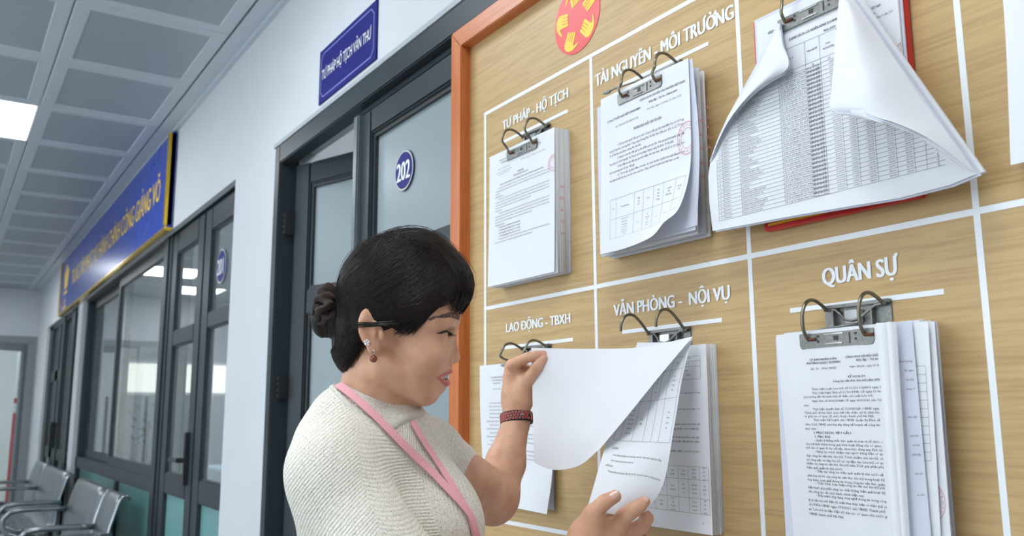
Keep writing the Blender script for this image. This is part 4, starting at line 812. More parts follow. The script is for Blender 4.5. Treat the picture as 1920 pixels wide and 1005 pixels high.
S, f = leaf6([(1642, 606), (1673, 1005), (1666, 605), (1694, 1005)], .974, 0, 'rolled_leaf', .004); S, f = leaf6([(1662, 605), (1691, 1005), (1680, 603), (1706, 1005)], .968, 0, 'rolled_leaf', .006)
# ---- page at the right edge
x0, x1, z1, z0 = -.486, -.27, 1.926, 1.629; t = thing('paper_stack', (-.38, BY, z0), 'white stack at the upper right edge of the frame, right of the spreadsheet', 'papers', 'document stacks on the notice board')
stack(t, x0+.004, x1, z1, z0+.002, 1.013, 1.038, 5); f = sheet(Surf([[(x0, 1.010, z1), (x1, 1.010, z1)], [(x0-.003, 1.008, 1.78), (x1, 1.008, 1.78)], [(x0-.011, 1.006, z0), (x1, 1.008, z0)]]), 'front_page', t)
P_ = Print(flat(x0, x1, z1, z0, 1.0055)); v = .12
for s in FILL*3: v = P_.para(s, .14, .92, v, .024, vmax=.9)
P_.done(f)
clip(-.378, 1.953, .03, 'nickel lever arch clip at the far upper right, beyond the spreadsheet')
# ---- spreadsheet bundle in the red folder
x0, x1, z1, z0 = -.872, -.620, 1.936, 1.621; t = thing('red_folder', (-.75, BY, z0), 'red folder with a yellow line, behind the curled spreadsheet', 'folder')
MB().box((x0, 1.024, z0), (x1, 1.037, z1+.02)).build('cover', mat('red_card', (.60, .022, .028), .35), t, bevel=.001)
MB().add([(x0+.008, 1.0235, z0+.0065), (x1-.004, 1.0235, z0+.0065), (x1-.004, 1.0235, z0+.0100), (x0+.008, 1.0235, z0+.0100)], [(0, 1, 2, 3)]).build('yellow_line', mat('yellow_print', (.85, .50, .02), .5), t)
sh = flat(x0+.006, x1-.0005, z1+.02, z0+.027, 1.020); f = sheet(sh, 'sheet', t, M_PAP2, 3, 3, .003); sh = flat(x0+.014, x1-.003, z1+.012, z0+.030, 1.015); f = sheet(sh, 'sheet', t, M_PAP, 3, 3, .003)
P_ = Print(sh, Wd=.24); 
def PF(px, py): p = at(px, py, 1.015); return (p[0]-(x0+.014))/(x1-.003-x0-.014), (z1+.012-p[2])/(z1+.012-z0-.03)
for s, px, py, c in (('CỘNG HÒA XÃ HỘI CHỦ NGHĨA VIỆT NAM', 1652, 11, True), ('Độc lập - Tự do - Hạnh phúc', 1642, 26, True), ('Hà Nội, ngày 06 tháng 01 năm 2025', 1675, 22, False)):
    u, v = PF(px, py); P_.line(s, u, v, None, .0034, c, 'r' if not c else 'r', sx=.7)
u, v = PF(1700, 103); P_.stamp(u, v, .020); P_.done(f)
x0, x1, z1, z0 = -.960, -.530, 1.925, 1.630
t = thing('spreadsheet', (-.75, BY, z0), 'large curled landscape spreadsheet listing traders, hanging from the top clip', 'papers')
Y3 = .988
poly = [(1459, 44), (1592, -12), (1640, 55), (1700, 140), (1770, 240), (1831, 326), (1780, 347), (1687, 371), (1485, 405), (1336, 433), (1330, 380), (1328, 330), (1333, 296), (1370, 215), (1415, 130)]
pw = [at(a, b, Y3) for a, b in poly]; xs_ = [(p[0], p[2]) for p in pw]
MB().strip(xs_, Y3, Y3+.0012).build('main_leaf', M_PAP, t)
MB().strip([(x+.003, z-.002+.004*(i > 9)) for i, (x, z) in enumerate(xs_)], Y3+.003, Y3+.006).build('main_leaf', M_PAP2, t)
MB().strip([(x+.005, z+.003) for i, (x, z) in enumerate(xs_)], Y3+.008, Y3+.013).build('main_leaf', M_PAP, t)
S = flat(x0, x1, z1, z0, Y3); P_ = Print(S, H=z1-z0, Wd=x1-x0, off=.0006)
def PS(px, py): p = at(px, py, Y3); return (p[0]-x0)/(x1-x0), (z1-p[2])/(z1-z0)
kp = [(1459, 44), (1570, -12), (1608, 62), (1664, 147), (1734, 248), (1796, 330), (1780, 340), (1687, 366), (1485, 400), (1342, 428), (1336, 380), (1336, 330), (1345, 296), (1384, 215), (1428, 130)]
kx_ = [(p[0], p[2]) for p in (at(a, b, Y3) for a, b in kp)]
def keep(u, v):
    x, z = x0+u*(x1-x0), z1-v*(z1-z0); c = False; n = len(kx_)
    for i in range(n):
        (xa, za), (xb, zb) = kx_[i], kx_[i-1]
        if (za > z) != (zb > z) and x < (xb-xa)*(z-za)/(zb-za)+xa: c = not c
    return c
u, v = PS(1480, 77); P_.line('DANH SÁCH CÁ NHÂN KINH DOANH NỘP THUẾ KHOÁN', u, v, None, .0042, True, sx=.83, keep=keep); u, v = PS(1545, 60); P_.line('Năm 2025', u, v, None, .0036, True, keep=keep)
cpx = [(1349.4, 414), (1359.5, 411), (1393, 404), (1474, 390), (1527.6, 379), (1556, 372), (1590, 365), (1616.5, 359), (1649, 351), (1686, 342), (1719, 335), (1741, 330), (1763, 325), (1784, 320)]
cu = [PS(*p)[0] for p in cpx]; vb = PS(1349, 415)[1]; vh0 = PS(1475, 93)[1]; vh1 = PS(1500, 118)[1]+.02; vh2 = vh1+.022; nr = 31; rv = (vb-vh2)/nr
def crule(u0, v0, u1, v1):
    n = 60; prev = None; uu = np.linspace(u0, u1, n); vv = np.linspace(v0, v1, n); a = None
    for i in range(n):
        k = keep(uu[i], vv[i])
        if k and a is None: a = i
        if (not k or i == n-1) and a is not None:
            if i-a > 1: P_.rule(uu[a], vv[a], uu[i-1 if not k else i], vv[i-1 if not k else i], .00022, n=2)
            a = None
for u in cu: crule(u, vh0, u, vb)
for v_ in [vh0, vh1]+[vh2+i*rv for i in range(nr+1)]: crule(cu[0], v_, cu[-1], v_)
hd = ['TT', 'Mã số thuế', 'Tên hộ kinh doanh', 'Địa chỉ', 'Ngành nghề KD', 'Doanh|thu khoán tháng', 'Kỳ thuế', 'Thuế|GTGT', 'Thuế|TNCN', 'Tổng|thuế', 'Lệ phí', 'Phí', 'Khác']
for i, s in enumerate(hd):
    for k, q in enumerate(s.split('|')): P_.line(q, (cu[i]+cu[i+1])/2, (vh0+vh1)/2+.02*k, None, .0028, True, 'c', sx=.7, keep=keep)
    P_.line('[%d]' % (i+1), (cu[i]+cu[i+1])/2, vh2-.005, None, .0026, False, 'c', keep=keep)
names = ['HỘ KINH DOANH HUỲNH THỊ MỸ HẠNH', 'HỘ KINH DOANH NGUYỄN ĐỨC HÀ', 'Hộ kinh doanh Vũ Thu Hiền', 'HỘ KINH DOANH QUYÊN REVIVAL BEAUTY', 'HỘ KINH DOANH CẮT TÓC GỘI ĐẦU', 'Hộ Kinh Doanh Đỗ Thị Thanh Huyền', 'HỘ KINH DOANH NAILS STUDIO', 'Nguyễn Thị Mai Hiên', 'Hộ kinh doanh Tạm Gas Quán', 'Hộ kinh doanh Nguyễn Hải Ngọc', 'HỘ KINH DOANH NGUYỄN BẢO', 'Phạm Đình Khánh Duy', 'Hộ Kinh Doanh Nguyễn Thành Trung', 'HỘ KINH DOANH SAN SPA & BEAUTY', 'Hộ Kinh Doanh Diệu Hà Beauty', 'DELIA BEAUTY CENTER', 'Tống Thị Thúy', 'HỘ KINH DOANH JE', 'Hộ Kinh Doanh Phạm Đình Nam', 'Nguyễn Thị Thúy', 'HỘ KINH DOANH AKIRA CURRY', 'HỘ KINH DOANH BÙI ĐÔNG NHUNG', 'HỘ KINH DOANH HƯƠNG MI', 'Chu Xuân Hương', 'Phạm Đỗ Luân']
addr = ['Số 20, phố Nguyễn Công Hoan', 'Số 81A, phố Nguyễn Công Hoan', 'P108-C1 TT Ngọc Khánh', '28 ngõ 20 phố Nguyễn Công Hoan', 'Số nhà 37, phố Nguyễn Công Hoan', 'Số 337, phố Kim Mã', 'Số 26, phố Nguyễn Công Hoan', 'Số 6 ngõ 31 Nguyễn Chí Thanh', 'Số 11, ngõ 575, phố Kim Mã', 'Số 968 Đường La Thành', 'Số 18 Ngọc Khánh', 'Số 27B, phố Nguyễn Chí Thanh', '269 phố Kim Mã', 'Số 22, ngõ 371, phố Kim Mã', 'Số 35, phố Nguyễn Chí Thanh', 'Số 1, ngõ 25, Nguyễn Công Hoan', '79 phố Nguyễn Công Hoan', 'Số 10, ngõ 27 đường Nguyễn', 'Số 98 phố Ngọc Khánh', 'Số 8, ngõ 28, đường Nguyễn', 'Tầng 1 số nhà 81 phố', 'Số 42 Ngọc Khánh', 'Số 36, phố Ngọc Khánh']
for i in range(nr):
    v_ = vh2+(i+1)*rv-rv*.28; c = .0026; rr = random.Random(i); amt = ['10.000.000', '15.000.000', '16.000.000', '17.000.000', '18.000.000', '20.000.000'][min(5, i//5)]
    P_.line(str(i+1), (cu[0]+cu[1])/2, v_, None, .0024, False, 'c', keep=keep); P_.line('8%09d-001' % rr.randrange(10**9), cu[1]+.003, v_, None, .0024, sx=.6, keep=keep)
    P_.line(names[i % len(names)], cu[2]+.004, v_, None, c, sx=.66, keep=keep); P_.line(addr[(i+8) % len(addr)], cu[3]+.004, v_, min(cu[4]-cu[3]-.006, .125), c, keep=keep)
    P_.line('Bán lẻ, dịch vụ ăn', cu[4]+.002, v_-.008, cu[5]-cu[4]-.006, .0022, True, keep=keep); P_.line('uống, làm tóc, gội đầu', cu[4]+.002, v_+.005, cu[5]-cu[4]-.006, .0022, True, keep=keep)
    for k, s in enumerate((amt, '01/2025', rr.choice(['765.000', '1.190.000', '800.000', '810.000']), rr.choice(['510.000', '850.000', '540.000']), rr.choice(['255.000', '340.000', '270.000', '300.000']))): P_.line(s, cu[6+k]-.005, v_, None, .0026, False, 'r', sx=.8, keep=keep)
    for k in range(2): P_.line('0', cu[11+k]+.03, v_, None, .0026, keep=keep)
P_.done(t.children[0])
def surf_px(rows): return Surf([[at(a, b, y) for a, b, y in r_] for r_ in rows])
# left corner curled over: fold on the outside, free edge inside
S = surf_px([[(1459, 44, .984), (1461, 44, .980), (1463, 44, .982)], [(1433, 92, .983), (1450, 88, .968), (1467, 82, .972)], [(1405, 145, .984), (1440, 135, .960), (1477, 127, .966)], [(1372, 205, .985), (1395, 188, .966), (1423, 163, .970)], [(1349, 253, .986), (1360, 238, .975), (1372, 205, .976)], [(1332, 300, .987), (1334, 296, .985), (1337, 288, .985)]])
sheet(S, 'curled_corner', t, M_PAP, 12, 26)
S = surf_px([[(1457, 46, .982), (1463, 46, .978), (1466, 46, .984)], [(1431, 95, .981), (1450, 92, .972), (1470, 84, .978)], [(1403, 149, .982), (1440, 140, .966), (1480, 130, .972)], [(1370, 209, .983), (1395, 193, .972), (1427, 166, .976)], [(1347, 257, .985), (1360, 243, .980), (1376, 208, .980)], [(1330, 304, .987), (1334, 300, .986), (1340, 290, .986)]])
sheet(S, 'curled_corner', t, M_PAP2, 12, 26)
# right corner curled over
def rflap(o, m):
    S = surf_px([[(1573+o, 0, .975), (1583, -4, .966), (1592, -8, .972)], [(1568+o, 55, .955), (1598, 45, .946), (1638, 55, .972)], [(1563+o, 120, .940), (1610, 105, .932), (1682, 118, .972)], [(1559+o, 170, .930), (1625, 150, .922), (1715, 168, .974)], [(1560+o, 204+o, .926), (1640, 210+o, .918), (1755, 225, .976)], [(1620+o, 208+o, .924), (1690, 234+o, .926), (1780, 257, .978)], [(1700, 232+o, .940), (1745, 262+o, .945), (1808, 293, .982)], [(1795, 300+o, .975), (1812, 313+o, .978), (1829, 325, .986)]])
    return sheet(S, 'curled_corner', t, m, 16, 34)
rflap(0, M_PAP); rflap(4, M_PAP2); rflap(7, M_PAP)
# ================================================================== the woman: implicit surfaces meshed with surface nets
def ell(c, r, R=None): return ('e', np.array(c, float), np.array(r, float), None if R is None else np.array(R, float))
def cap_(a, b, ra, rb=None): return ('c', np.array(a, float), np.array(b, float), float(ra), float(ra if rb is None else rb))
def dist(p, q):
    if q[0] == 'e':
        d = p-q[1]
        if q[3] is not None: d = d @ q[3].T          # rows of R: local axes
        a = d/q[2]; k0 = np.sqrt((a*a).sum(-1)); b = a/q[2]; k1 = np.sqrt((b*b).sum(-1))+1e-9
        return k0*(k0-1)/k1
    a, b, ra, rb = q[1:]; ab = b-a; t = np.clip(((p-a)@ab)/(ab@ab+1e-12), 0, 1)
    return np.sqrt((((p-a)-t[..., None]*ab)**2).sum(-1))-(ra+(rb-ra)*t)
def smin(a, b, k):
    if k <= 0: return np.minimum(a, b)
    h = np.clip(.5+.5*(b-a)/k, 0, 1); return b+(a-b)*h-k*h*(1-h)
def field(prims):
    """prims: list of (op, k, primitive) with op '+' or '-'; or a callable"""
    def F(p):
        d = np.full(p.shape[:-1], 1e3); blk = p.ndim == 4
        if blk: ctr = p[p.shape[0]//2, p.shape[1]//2, p.shape[2]//2][None]; rad = np.linalg.norm(p[-1, -1, -1]-p[0, 0, 0])*.5
        for op, k, q in prims:
            if blk:
                dc = (q(ctr) if callable(q) else dist(ctr, q))[0]-rad*1.05
                if (op == '+' and dc > .03) or (op == '-' and dc > k+.004): continue
            e = q(p) if callable(q) else dist(p, q)
            if op == '+': d = smin(d, e, k)
            elif op == '-': d = -smin(-d, e, k)
            else: d = -smin(-d, -e, k)       # '&'
        return d
    return F
def nets(F, lo, hi, h, B=28):
    lo = np.array(lo, float); n = np.ceil((np.array(hi)-lo)/h).astype(int)+1; nb = np.ceil(n/B).astype(int); keys = []; pts = []; quads = []
    ctr = np.stack(np.meshgrid(*[np.arange(k) for k in nb], indexing='ij'), -1).reshape(-1, 3); C_ = lo+(ctr*B+B/2)*h; rad = B*h*.87+.010
    act = ctr[np.abs(F(C_)) < rad]; N_ = n+4; G = np.arange(B+2)
    def key(i, j, k): return (i*N_[1]+j)*N_[2]+k
    cor = [(0, 0, 0), (1, 0, 0), (0, 1, 0), (1, 1, 0), (0, 0, 1), (1, 0, 1), (0, 1, 1), (1, 1, 1)]
    edg = [(a, b) for a in range(8) for b in range(a+1, 8) if bin(a ^ b).count('1') == 1]
    for c in act:
        o = c*B; P_ = lo+(np.stack(np.meshgrid(o[0]+G, o[1]+G, o[2]+G, indexing='ij'), -1))*h; D = F(P_)
        if D.min() > 0 or D.max() < 0: continue
        V8 = np.stack([D[x:x+B, y:y+B, z:z+B] for x, y, z in cor], -1); neg = V8 < 0; s = neg.sum(-1); m = (s > 0) & (s < 8); idx = np.argwhere(m); v = V8[m]; acc = np.zeros((len(idx), 3)); cnt = np.zeros(len(idx))
        for a, b in edg:
            va, vb = v[:, a], v[:, b]; x = (va < 0) != (vb < 0); t = np.where(x, va/(va-vb+1e-20), 0); ca, cb = np.array(cor[a]), np.array(cor[b])
            acc += np.where(x[:, None], ca+(cb-ca)*t[:, None], 0); cnt += x
        g = idx+o; keys.append(key(g[:, 0], g[:, 1], g[:, 2])); pts.append(lo+(g+acc/cnt[:, None])*h)
        for ax in range(3):
            d = [0, 0, 0]; d[ax] = 1; a = D[:B, :B, :B]; b = D[d[0]:d[0]+B, d[1]:d[1]+B, d[2]:d[2]+B]; e = np.argwhere((a < 0) != (b < 0)); 
            if not len(e): continue
            sg = a[tuple(e.T)] < 0; g = e+o; u, w = [(1, 2), (2, 0), (0, 1)][ax]; U = np.zeros(3, int); U[u] = 1; W_ = np.zeros(3, int); W_[w] = 1
            q = np.stack([key(*(g-U-W_).T), key(*(g-W_).T), key(*g.T), key(*(g-U).T)], 1); q[~sg] = q[~sg][:, ::-1]; quads.append(q)
    K = np.concatenate(keys); P_ = np.concatenate(pts); Q = np.concatenate(quads); od = np.argsort(K); K = K[od]; P_ = P_[od]
    ix = np.clip(np.searchsorted(K, Q), 0, len(K)-1); ok = (K[ix] == Q).all(1); return P_, ix[ok]
def grad(F, p, h=.0008):
    g = np.stack([F(p+np.eye(3)[i]*h)-F(p-np.eye(3)[i]*h) for i in range(3)], -1); return g/(np.linalg.norm(g, axis=-1, keepdims=True)+1e-12)
def project(F, p, off=0.0, it=4):
    for _ in range(it): p = p-grad(F, p)*(F(p)-off)[..., None]*.9
    return p
def mesh_np(P_, Q, name, m, parent=None, attrs=None, smooth=True):
    me = bpy.data.meshes.new(name); me.vertices.add(len(P_)); me.vertices.foreach_set('co', np.asarray(P_, np.float32).ravel()); k = Q.shape[1]
    me.loops.add(len(Q)*k); me.loops.foreach_set('vertex_index', np.asarray(Q, np.int32).ravel()); me.polygons.add(len(Q)); me.polygons.foreach_set('loop_start', np.arange(0, len(Q)*k, k, dtype=np.int32)); me.polygons.foreach_set('loop_total', np.full(len(Q), k, np.int32))
    me.update(); me.validate()
    for nm, a in (attrs or {}).items():
        at_ = me.attributes.new(nm, 'FLOAT', 'POINT'); at_.data.foreach_set('value', np.asarray(a, np.float32))
    me.polygons.foreach_set('use_smooth', [smooth]*len(me.polygons)); me.materials.append(m)
    o = bpy.data.objects.new(name, me); COL.objects.link(o)
    if parent is not None: par(o, parent)
    return o
# ------------------------------------------------------------------ head frame: x towards the nose, b towards her right ear, z up (millimetres)
HD = 1.25; HO = atd(745, 610, HD); mm = .001
HYAW = math.radians(0)
HX_ = RT*math.cos(HYAW)+FW*math.sin(HYAW); HB = -FW*math.cos(HYAW)+RT*math.sin(HYAW); HZ_ = UP
HR = np.stack([HX_, HB, HZ_])                     # rows
def H(x, b, z): return HO+(HX_*x+HB*b+HZ_*z)*mm
def toH(p): return ((p-HO) @ HR.T)/mm
def he(c, r): return ell(H(*c), np.array(r)*mm, HR)
def hc(a, b, ra, rb=None): return cap_(H(*a), H(*b), ra*mm, (ra if rb is None else rb)*mm)
LIPU = [(54, 23, -68.5), (66, 15, -67), (72.5, 7, -66), (73.5, 0, -66.5), (72.5, -7, -66), (66, -15, -67), (54, -23, -68.5)]
LIPL = [(54, 23, -71), (61, 16, -79), (66, 8, -83), (67.5, 0, -84), (66, -8, -83), (61, -16, -79), (54, -23, -71)]
def chain(pts, r): return lambda p: np.minimum.reduce([dist(p, hc(a, b, r[i] if hasattr(r, '__len__') else r, r[i+1] if hasattr(r, '__len__') else None)) for i, (a, b) in enumerate(zip(pts[:-1], pts[1:]))])
head = [('+', 0, he((8, 0, 38), (80, 68, 78))), ('+', .02, he((44, 0, 16), (44, 55, 44))), ('+', .02, he((33, 0, -36), (47, 53, 58)))]
for s in (1, -1):
    head += [('+', .014, he((42, s*34, -40), (30, 23, 27))), ('+', .016, hc((-14, s*50, -52), (38, s*24, -92), 19, 17)), ('+', .010, hc((72, s*12, 6), (56, s*44, 8), 11, 10))]
head += [('+', .012, he((43, 0, -92), (17.5, 25, 19))), ('+', .014, hc((38, 0, -97), (-6, 0, -100), 16, 20)), ('+', .008, he((54, 0, -72), (20, 27, 21))), ('+', .008, hc((70, 0, -62), (62, 0, -90), 6, 6)),
         ('+', .006, hc((75.5, 0, -6), (80.5, 0, -40), 6, 7.5)), ('+', .004, he((81.5, 0, -46), (8.5, 9.5, 8)))]
for s in (1, -1):
    head += [('+', .004, he((72, s*13, -48), (8.5, 6, 6.5))), ('-', .005, he((80, s*29, -9), (12, 15, 7))), ('+', .003, he((61.5, s*31, -9.5), (13.2, 14, 11))), ('-', .001, he((76, s*8, -55), (5.5, 3.6, 2.6)))]
_base = field(head)          # lips follow the finished face
def on_face(pts, o): return [tuple(q) for q in toH(project(_base, np.array([H(*p) for p in pts]), o*mm))]
LIPU = on_face([(56, 30, -65), (66, 20, -66), (76, 9, -65.5), (79, 0, -66.5), (76, -9, -65.5), (66, -20, -66), (56, -30, -65)], -.4); LIPL = on_face([(56, 30, -66.5), (64, 20, -75.5), (72, 9, -82.5), (74, 0, -84), (72, -9, -82.5), (64, -20, -75.5), (56, -30, -66.5)], -1.2)
for s in (1, -1): head += [('-', .004, hc((64, s*20, -47), (50, s*34, -64), 1.2, 1.0))]
lipu = chain(LIPU, [.8, 1.9, 2.6, 2.5, 2.6, 1.9, .8]); lipl = chain(LIPL, [.8, 2.5, 3.8, 4.0, 3.8, 2.5, .8])
head += [('-', .001, he((72, 0, -74), (26, 24, 4.2))), ('+', .0015, lipu), ('+', .0015, lipl)]
for s in (1, -1):        # ears
    ax = np.stack([(HX_*.97-HB*s*.22+HZ_*.12), (HB*s*.97+HX_*.22), (HZ_*.99-HX_*.10)])
    head += [('+', .004, ell(H(-27, s*68, 1), np.array((17, 6, 28))*mm, ax)), ('-', .003, ell(H(-25, s*75, 3), np.array((11.5, 4.6, 20))*mm, ax)), ('+', .003, ell(H(-20, s*71.5, -2), np.array((4, 3.5, 12))*mm, ax)), ('-', .003, ell(H(-15, s*73, -13), np.array((5, 6, 9))*mm, ax)), ('+', .004, ell(H(-23, s*68, -26), np.array((9, 4.5, 9))*mm, ax)), ('+', .002, ell(H(-12, s*70, -9), np.array((4, 4, 7))*mm, ax))]
head += [('+', .022, hc((-28, 0, -55), (-46, 0, -160), 46, 51))]
# ------------------------------------------------------------------ body joints
NB = atd(690, 790, 1.25); RS = atd(628, 890, 1.16); LS = atd(803, 850, 1.36)
LE = atd(928, 928, 1.48); LW = atd(968, 790, 1.565); RE = atd(800, 1200, 1.06); RW = atd(1062, 1075, 1.19)
J = lambda x, y, d: atd(x, y, d)
arms = [('+', 0, cap_(NB, RS, .042, .036)), ('+', .03, cap_(NB, LS, .042, .038)), ('+', .02, cap_(LS, LE, .043, .038)), ('+', .018, cap_(LE, J(948, 868, 1.525), .037, .034)), ('+', .012, cap_(J(948, 868, 1.525), LW, .033, .0235)),
        ('+', .02, cap_(RS, RE, .036, .038)), ('+', .02, cap_(RE, RW, .037, .026))]
arms[3:3] = [('+', .02, ell(J(922, 945, 1.47), (.036, .036, .036)))]
def finger(pts, rs): return [cap_(pts[i], pts[i+1], rs[i], rs[i+1]) for i in range(len(pts)-1)]
def hand_field(palm, fingers, kp, kf):
    def F(p):
        d = np.full(p.shape[:-1], 1e3)
        for q in palm: d = smin(d, dist(p, q), kp)
        f = np.full(p.shape[:-1], 1e3)
        for ch in fingers:
            g = np.full(p.shape[:-1], 1e3)
            for q in ch: g = smin(g, dist(p, q), .002)
            f = np.minimum(f, g)
        return smin(d, f, kf)
    return F
# left hand: thumb and bent fingers pinch the page corner
lpalm = [cap_(LW, J(967, 742, 1.575), .0235, .024), cap_(J(964, 750, 1.578), J(962, 708, 1.585), .021, .019), cap_(J(980, 750, 1.565), J(985, 715, 1.562), .020, .017)]
lf = [finger([J(972, 705, 1.570), J(960, 684, 1.560), J(990, 670, 1.548), J(1008, 666, 1.546), J(1021, 664, 1.548)], [.0115, .0108, .0092, .0082, .0068]),
      finger([J(966, 705, 1.588), J(957, 690, 1.585), J(980, 688, 1.575), J(990, 693, 1.570)], [.0115, .0108, .0092, .0080]),
      finger([J(962, 712, 1.600), J(955, 700, 1.602), J(976, 699, 1.596), J(985, 703, 1.590)], [.0108, .0100, .0088, .0075]),
      finger([J(962, 722, 1.610), J(957, 712, 1.612), J(974, 711, 1.606), J(981, 714, 1.600)], [.0095, .0088, .0078, .0068]),
      finger([J(984, 728, 1.558), J(995, 707, 1.548), J(1007, 689, 1.540), J(1020, 673, 1.542)], [.0150, .0118, .0102, .0078])]
# right hand: index in front of the page, middle finger behind it, thumb resting on it
rpalm = [cap_(RW, J(1108, 1010, 1.225), .026, .027), cap_(J(1105, 1015, 1.225), J(1150, 990, 1.24), .026, .020), cap_(J(1105, 1040, 1.23), J(1152, 1020, 1.25), .025, .019), cap_(J(1100, 1000, 1.215), J(1112, 975, 1.212), .022, .018)]
rf = [finger([J(1106, 990, 1.212), J(1112, 962, 1.206), J(1134, 941, 1.208), J(1153, 931, 1.214)], [.0165, .0125, .0105, .0090]),
      finger([J(1148, 985, 1.236), J(1186, 957, 1.232), J(1200, 948, 1.236), J(1209, 941, 1.243)], [.0145, .0108, .0094, .0078]),
      finger([J(1158, 1008, 1.252), J(1203, 988, 1.262), J(1213, 972, 1.268), J(1207, 962, 1.272)], [.0135, .0112, .0095, .0080]),
      finger([J(1158, 1030, 1.262), J(1196, 1020, 1.278), J(1206, 1004, 1.284), J(1200, 992, 1.288)], [.0130, .0108, .0092, .0078]),
      finger([J(1150, 1048, 1.268), J(1180, 1046, 1.284), J(1188, 1033, 1.290), J(1183, 1024, 1.294)], [.0120, .0095, .0082, .0070])]
LHF = hand_field(lpalm, lf, .012, .006); RHF = hand_field(rpalm, rf, .014, .006)
headF = field(head); armF = field(arms)
def skinF(p):
    """whole body; distant limbs are skipped where they cannot matter"""
    c = p.reshape(-1, 3); ctr = c.mean(0); rad = np.abs(c-ctr).max()*1.75+.03; d = np.full(p.shape[:-1], 1e3)
    if np.linalg.norm(ctr-H(0, 0, -20)) < rad+.24 or rad > .3: d = smin(d, headF(p), .0)
    d = smin(d, armF(p), .02)
    if np.linalg.norm(ctr-J(975, 720, 1.57)) < rad+.12 or rad > .3: d = smin(d, LHF(p), .010)
    if np.linalg.norm(ctr-J(1140, 990, 1.24)) < rad+.15 or rad > .3: d = smin(d, RHF(p), .012)
    return d
# ------------------------------------------------------------------ skin material
def skin():
    m, nt, b = newmat('skin'); L = nt.links.new
    tc = N(nt, 'ShaderNodeTexCoord'); n1 = N(nt, 'ShaderNodeTexNoise', Scale=38.0, Detail=3.0); n2 = N(nt, 'ShaderNodeTexNoise', Scale=230.0, Detail=2.0); n3 = N(nt, 'ShaderNodeTexNoise', Scale=700.0, Detail=2.0)
    for n in (n1, n2, n3): L(tc.outputs['Object'], n.inputs['Vector'])
    cr = N(nt, 'ShaderNodeValToRGB'); e = cr.color_ramp.elements; e[0].position = .32; e[1].position = .68; e[0].color = (.60, .315, .195, 1); e[1].color = (.70, .40, .265, 1); L(n1.outputs['Fac'], cr.inputs[0])
    fk = N(nt, 'ShaderNodeMapRange'); fk.inputs[1].default_value = .63; fk.inputs[2].default_value = .72; fk.inputs[4].default_value = .2; L(n2.outputs['Fac'], fk.inputs[0])
    mx = N(nt, 'ShaderNodeMix', data_type='RGBA'); L(fk.outputs[0], mx.inputs['Factor']); L(cr.outputs[0], mx.inputs[6]); mx.inputs[7].default_value = (.52, .27, .16, 1)
    pk = N(nt, 'ShaderNodeAttribute', attribute_name='pink'); m2 = N(nt, 'ShaderNodeMix', data_type='RGBA'); L(pk.outputs['Fac'], m2.inputs['Factor']); L(mx.outputs[2], m2.inputs[6]); m2.inputs[7].default_value = (.78, .36, .27, 1)
    lp = N(nt, 'ShaderNodeAttribute', attribute_name='lip'); m3 = N(nt, 'ShaderNodeMix', data_type='RGBA'); L(lp.outputs['Fac'], m3.inputs['Factor']); L(m2.outputs[2], m3.inputs[6]); m3.inputs[7].default_value = (.58, .15, .145, 1)
    L(m3.outputs[2], b.inputs['Base Color']); b.inputs['Roughness'].default_value = .46; b.inputs['Specular IOR Level'].default_value = .4
    b.inputs['Subsurface Weight'].default_value = .12; b.inputs['Subsurface Radius'].default_value = (.9, .35, .2); b.inputs['Subsurface Scale'].default_value = .004
    bp = N(nt, 'ShaderNodeBump', Strength=.18, Distance=.0005); L(n3.outputs['Fac'], bp.inputs['Height']); L(bp.outputs[0], b.inputs['Normal']); return m
M_SKIN = skin()
woman = thing('person', (HO[0], HO[1], 0), 'dark-haired person in a cream pleated top and pink lanyard lifting a page', 'person')
vis = np.array([HO, RS, LS, LE, LW, RE, RW, J(1220, 940, 1.25), J(1030, 655, 1.56)]); lo_ = vis.min(0)-.14; hi_ = vis.max(0)+.14
P_s, Q_s = nets(skinF, lo_, hi_, .0019)
hh = toH(P_s); du = lipu(P_s); dl = lipl(P_s); lipa = np.clip(1-(np.minimum(du, dl)-.0004)/.0007, 0, 1)*((hh[:, 0] > 50) & (hh[:, 0] < 90))
pink = np.zeros(len(P_s))
for c, r in (((48, 40, -34), 26), ((48, -40, -34), 26), ((88, 0, -46), 12), ((-25, 70, 0), 24)): pink = np.maximum(pink, .35*np.clip(1-np.linalg.norm(hh-np.array(c), axis=1)/r, 0, 1))
for c in [f_[-1][2] for f_ in lf+rf]: pink = np.maximum(pink, .6*np.clip(1-np.linalg.norm(P_s-c, axis=1)/.018, 0, 1))
body = mesh_np(P_s, Q_s, 'body', M_SKIN, woman, {'lip': lipa, 'pink': pink})
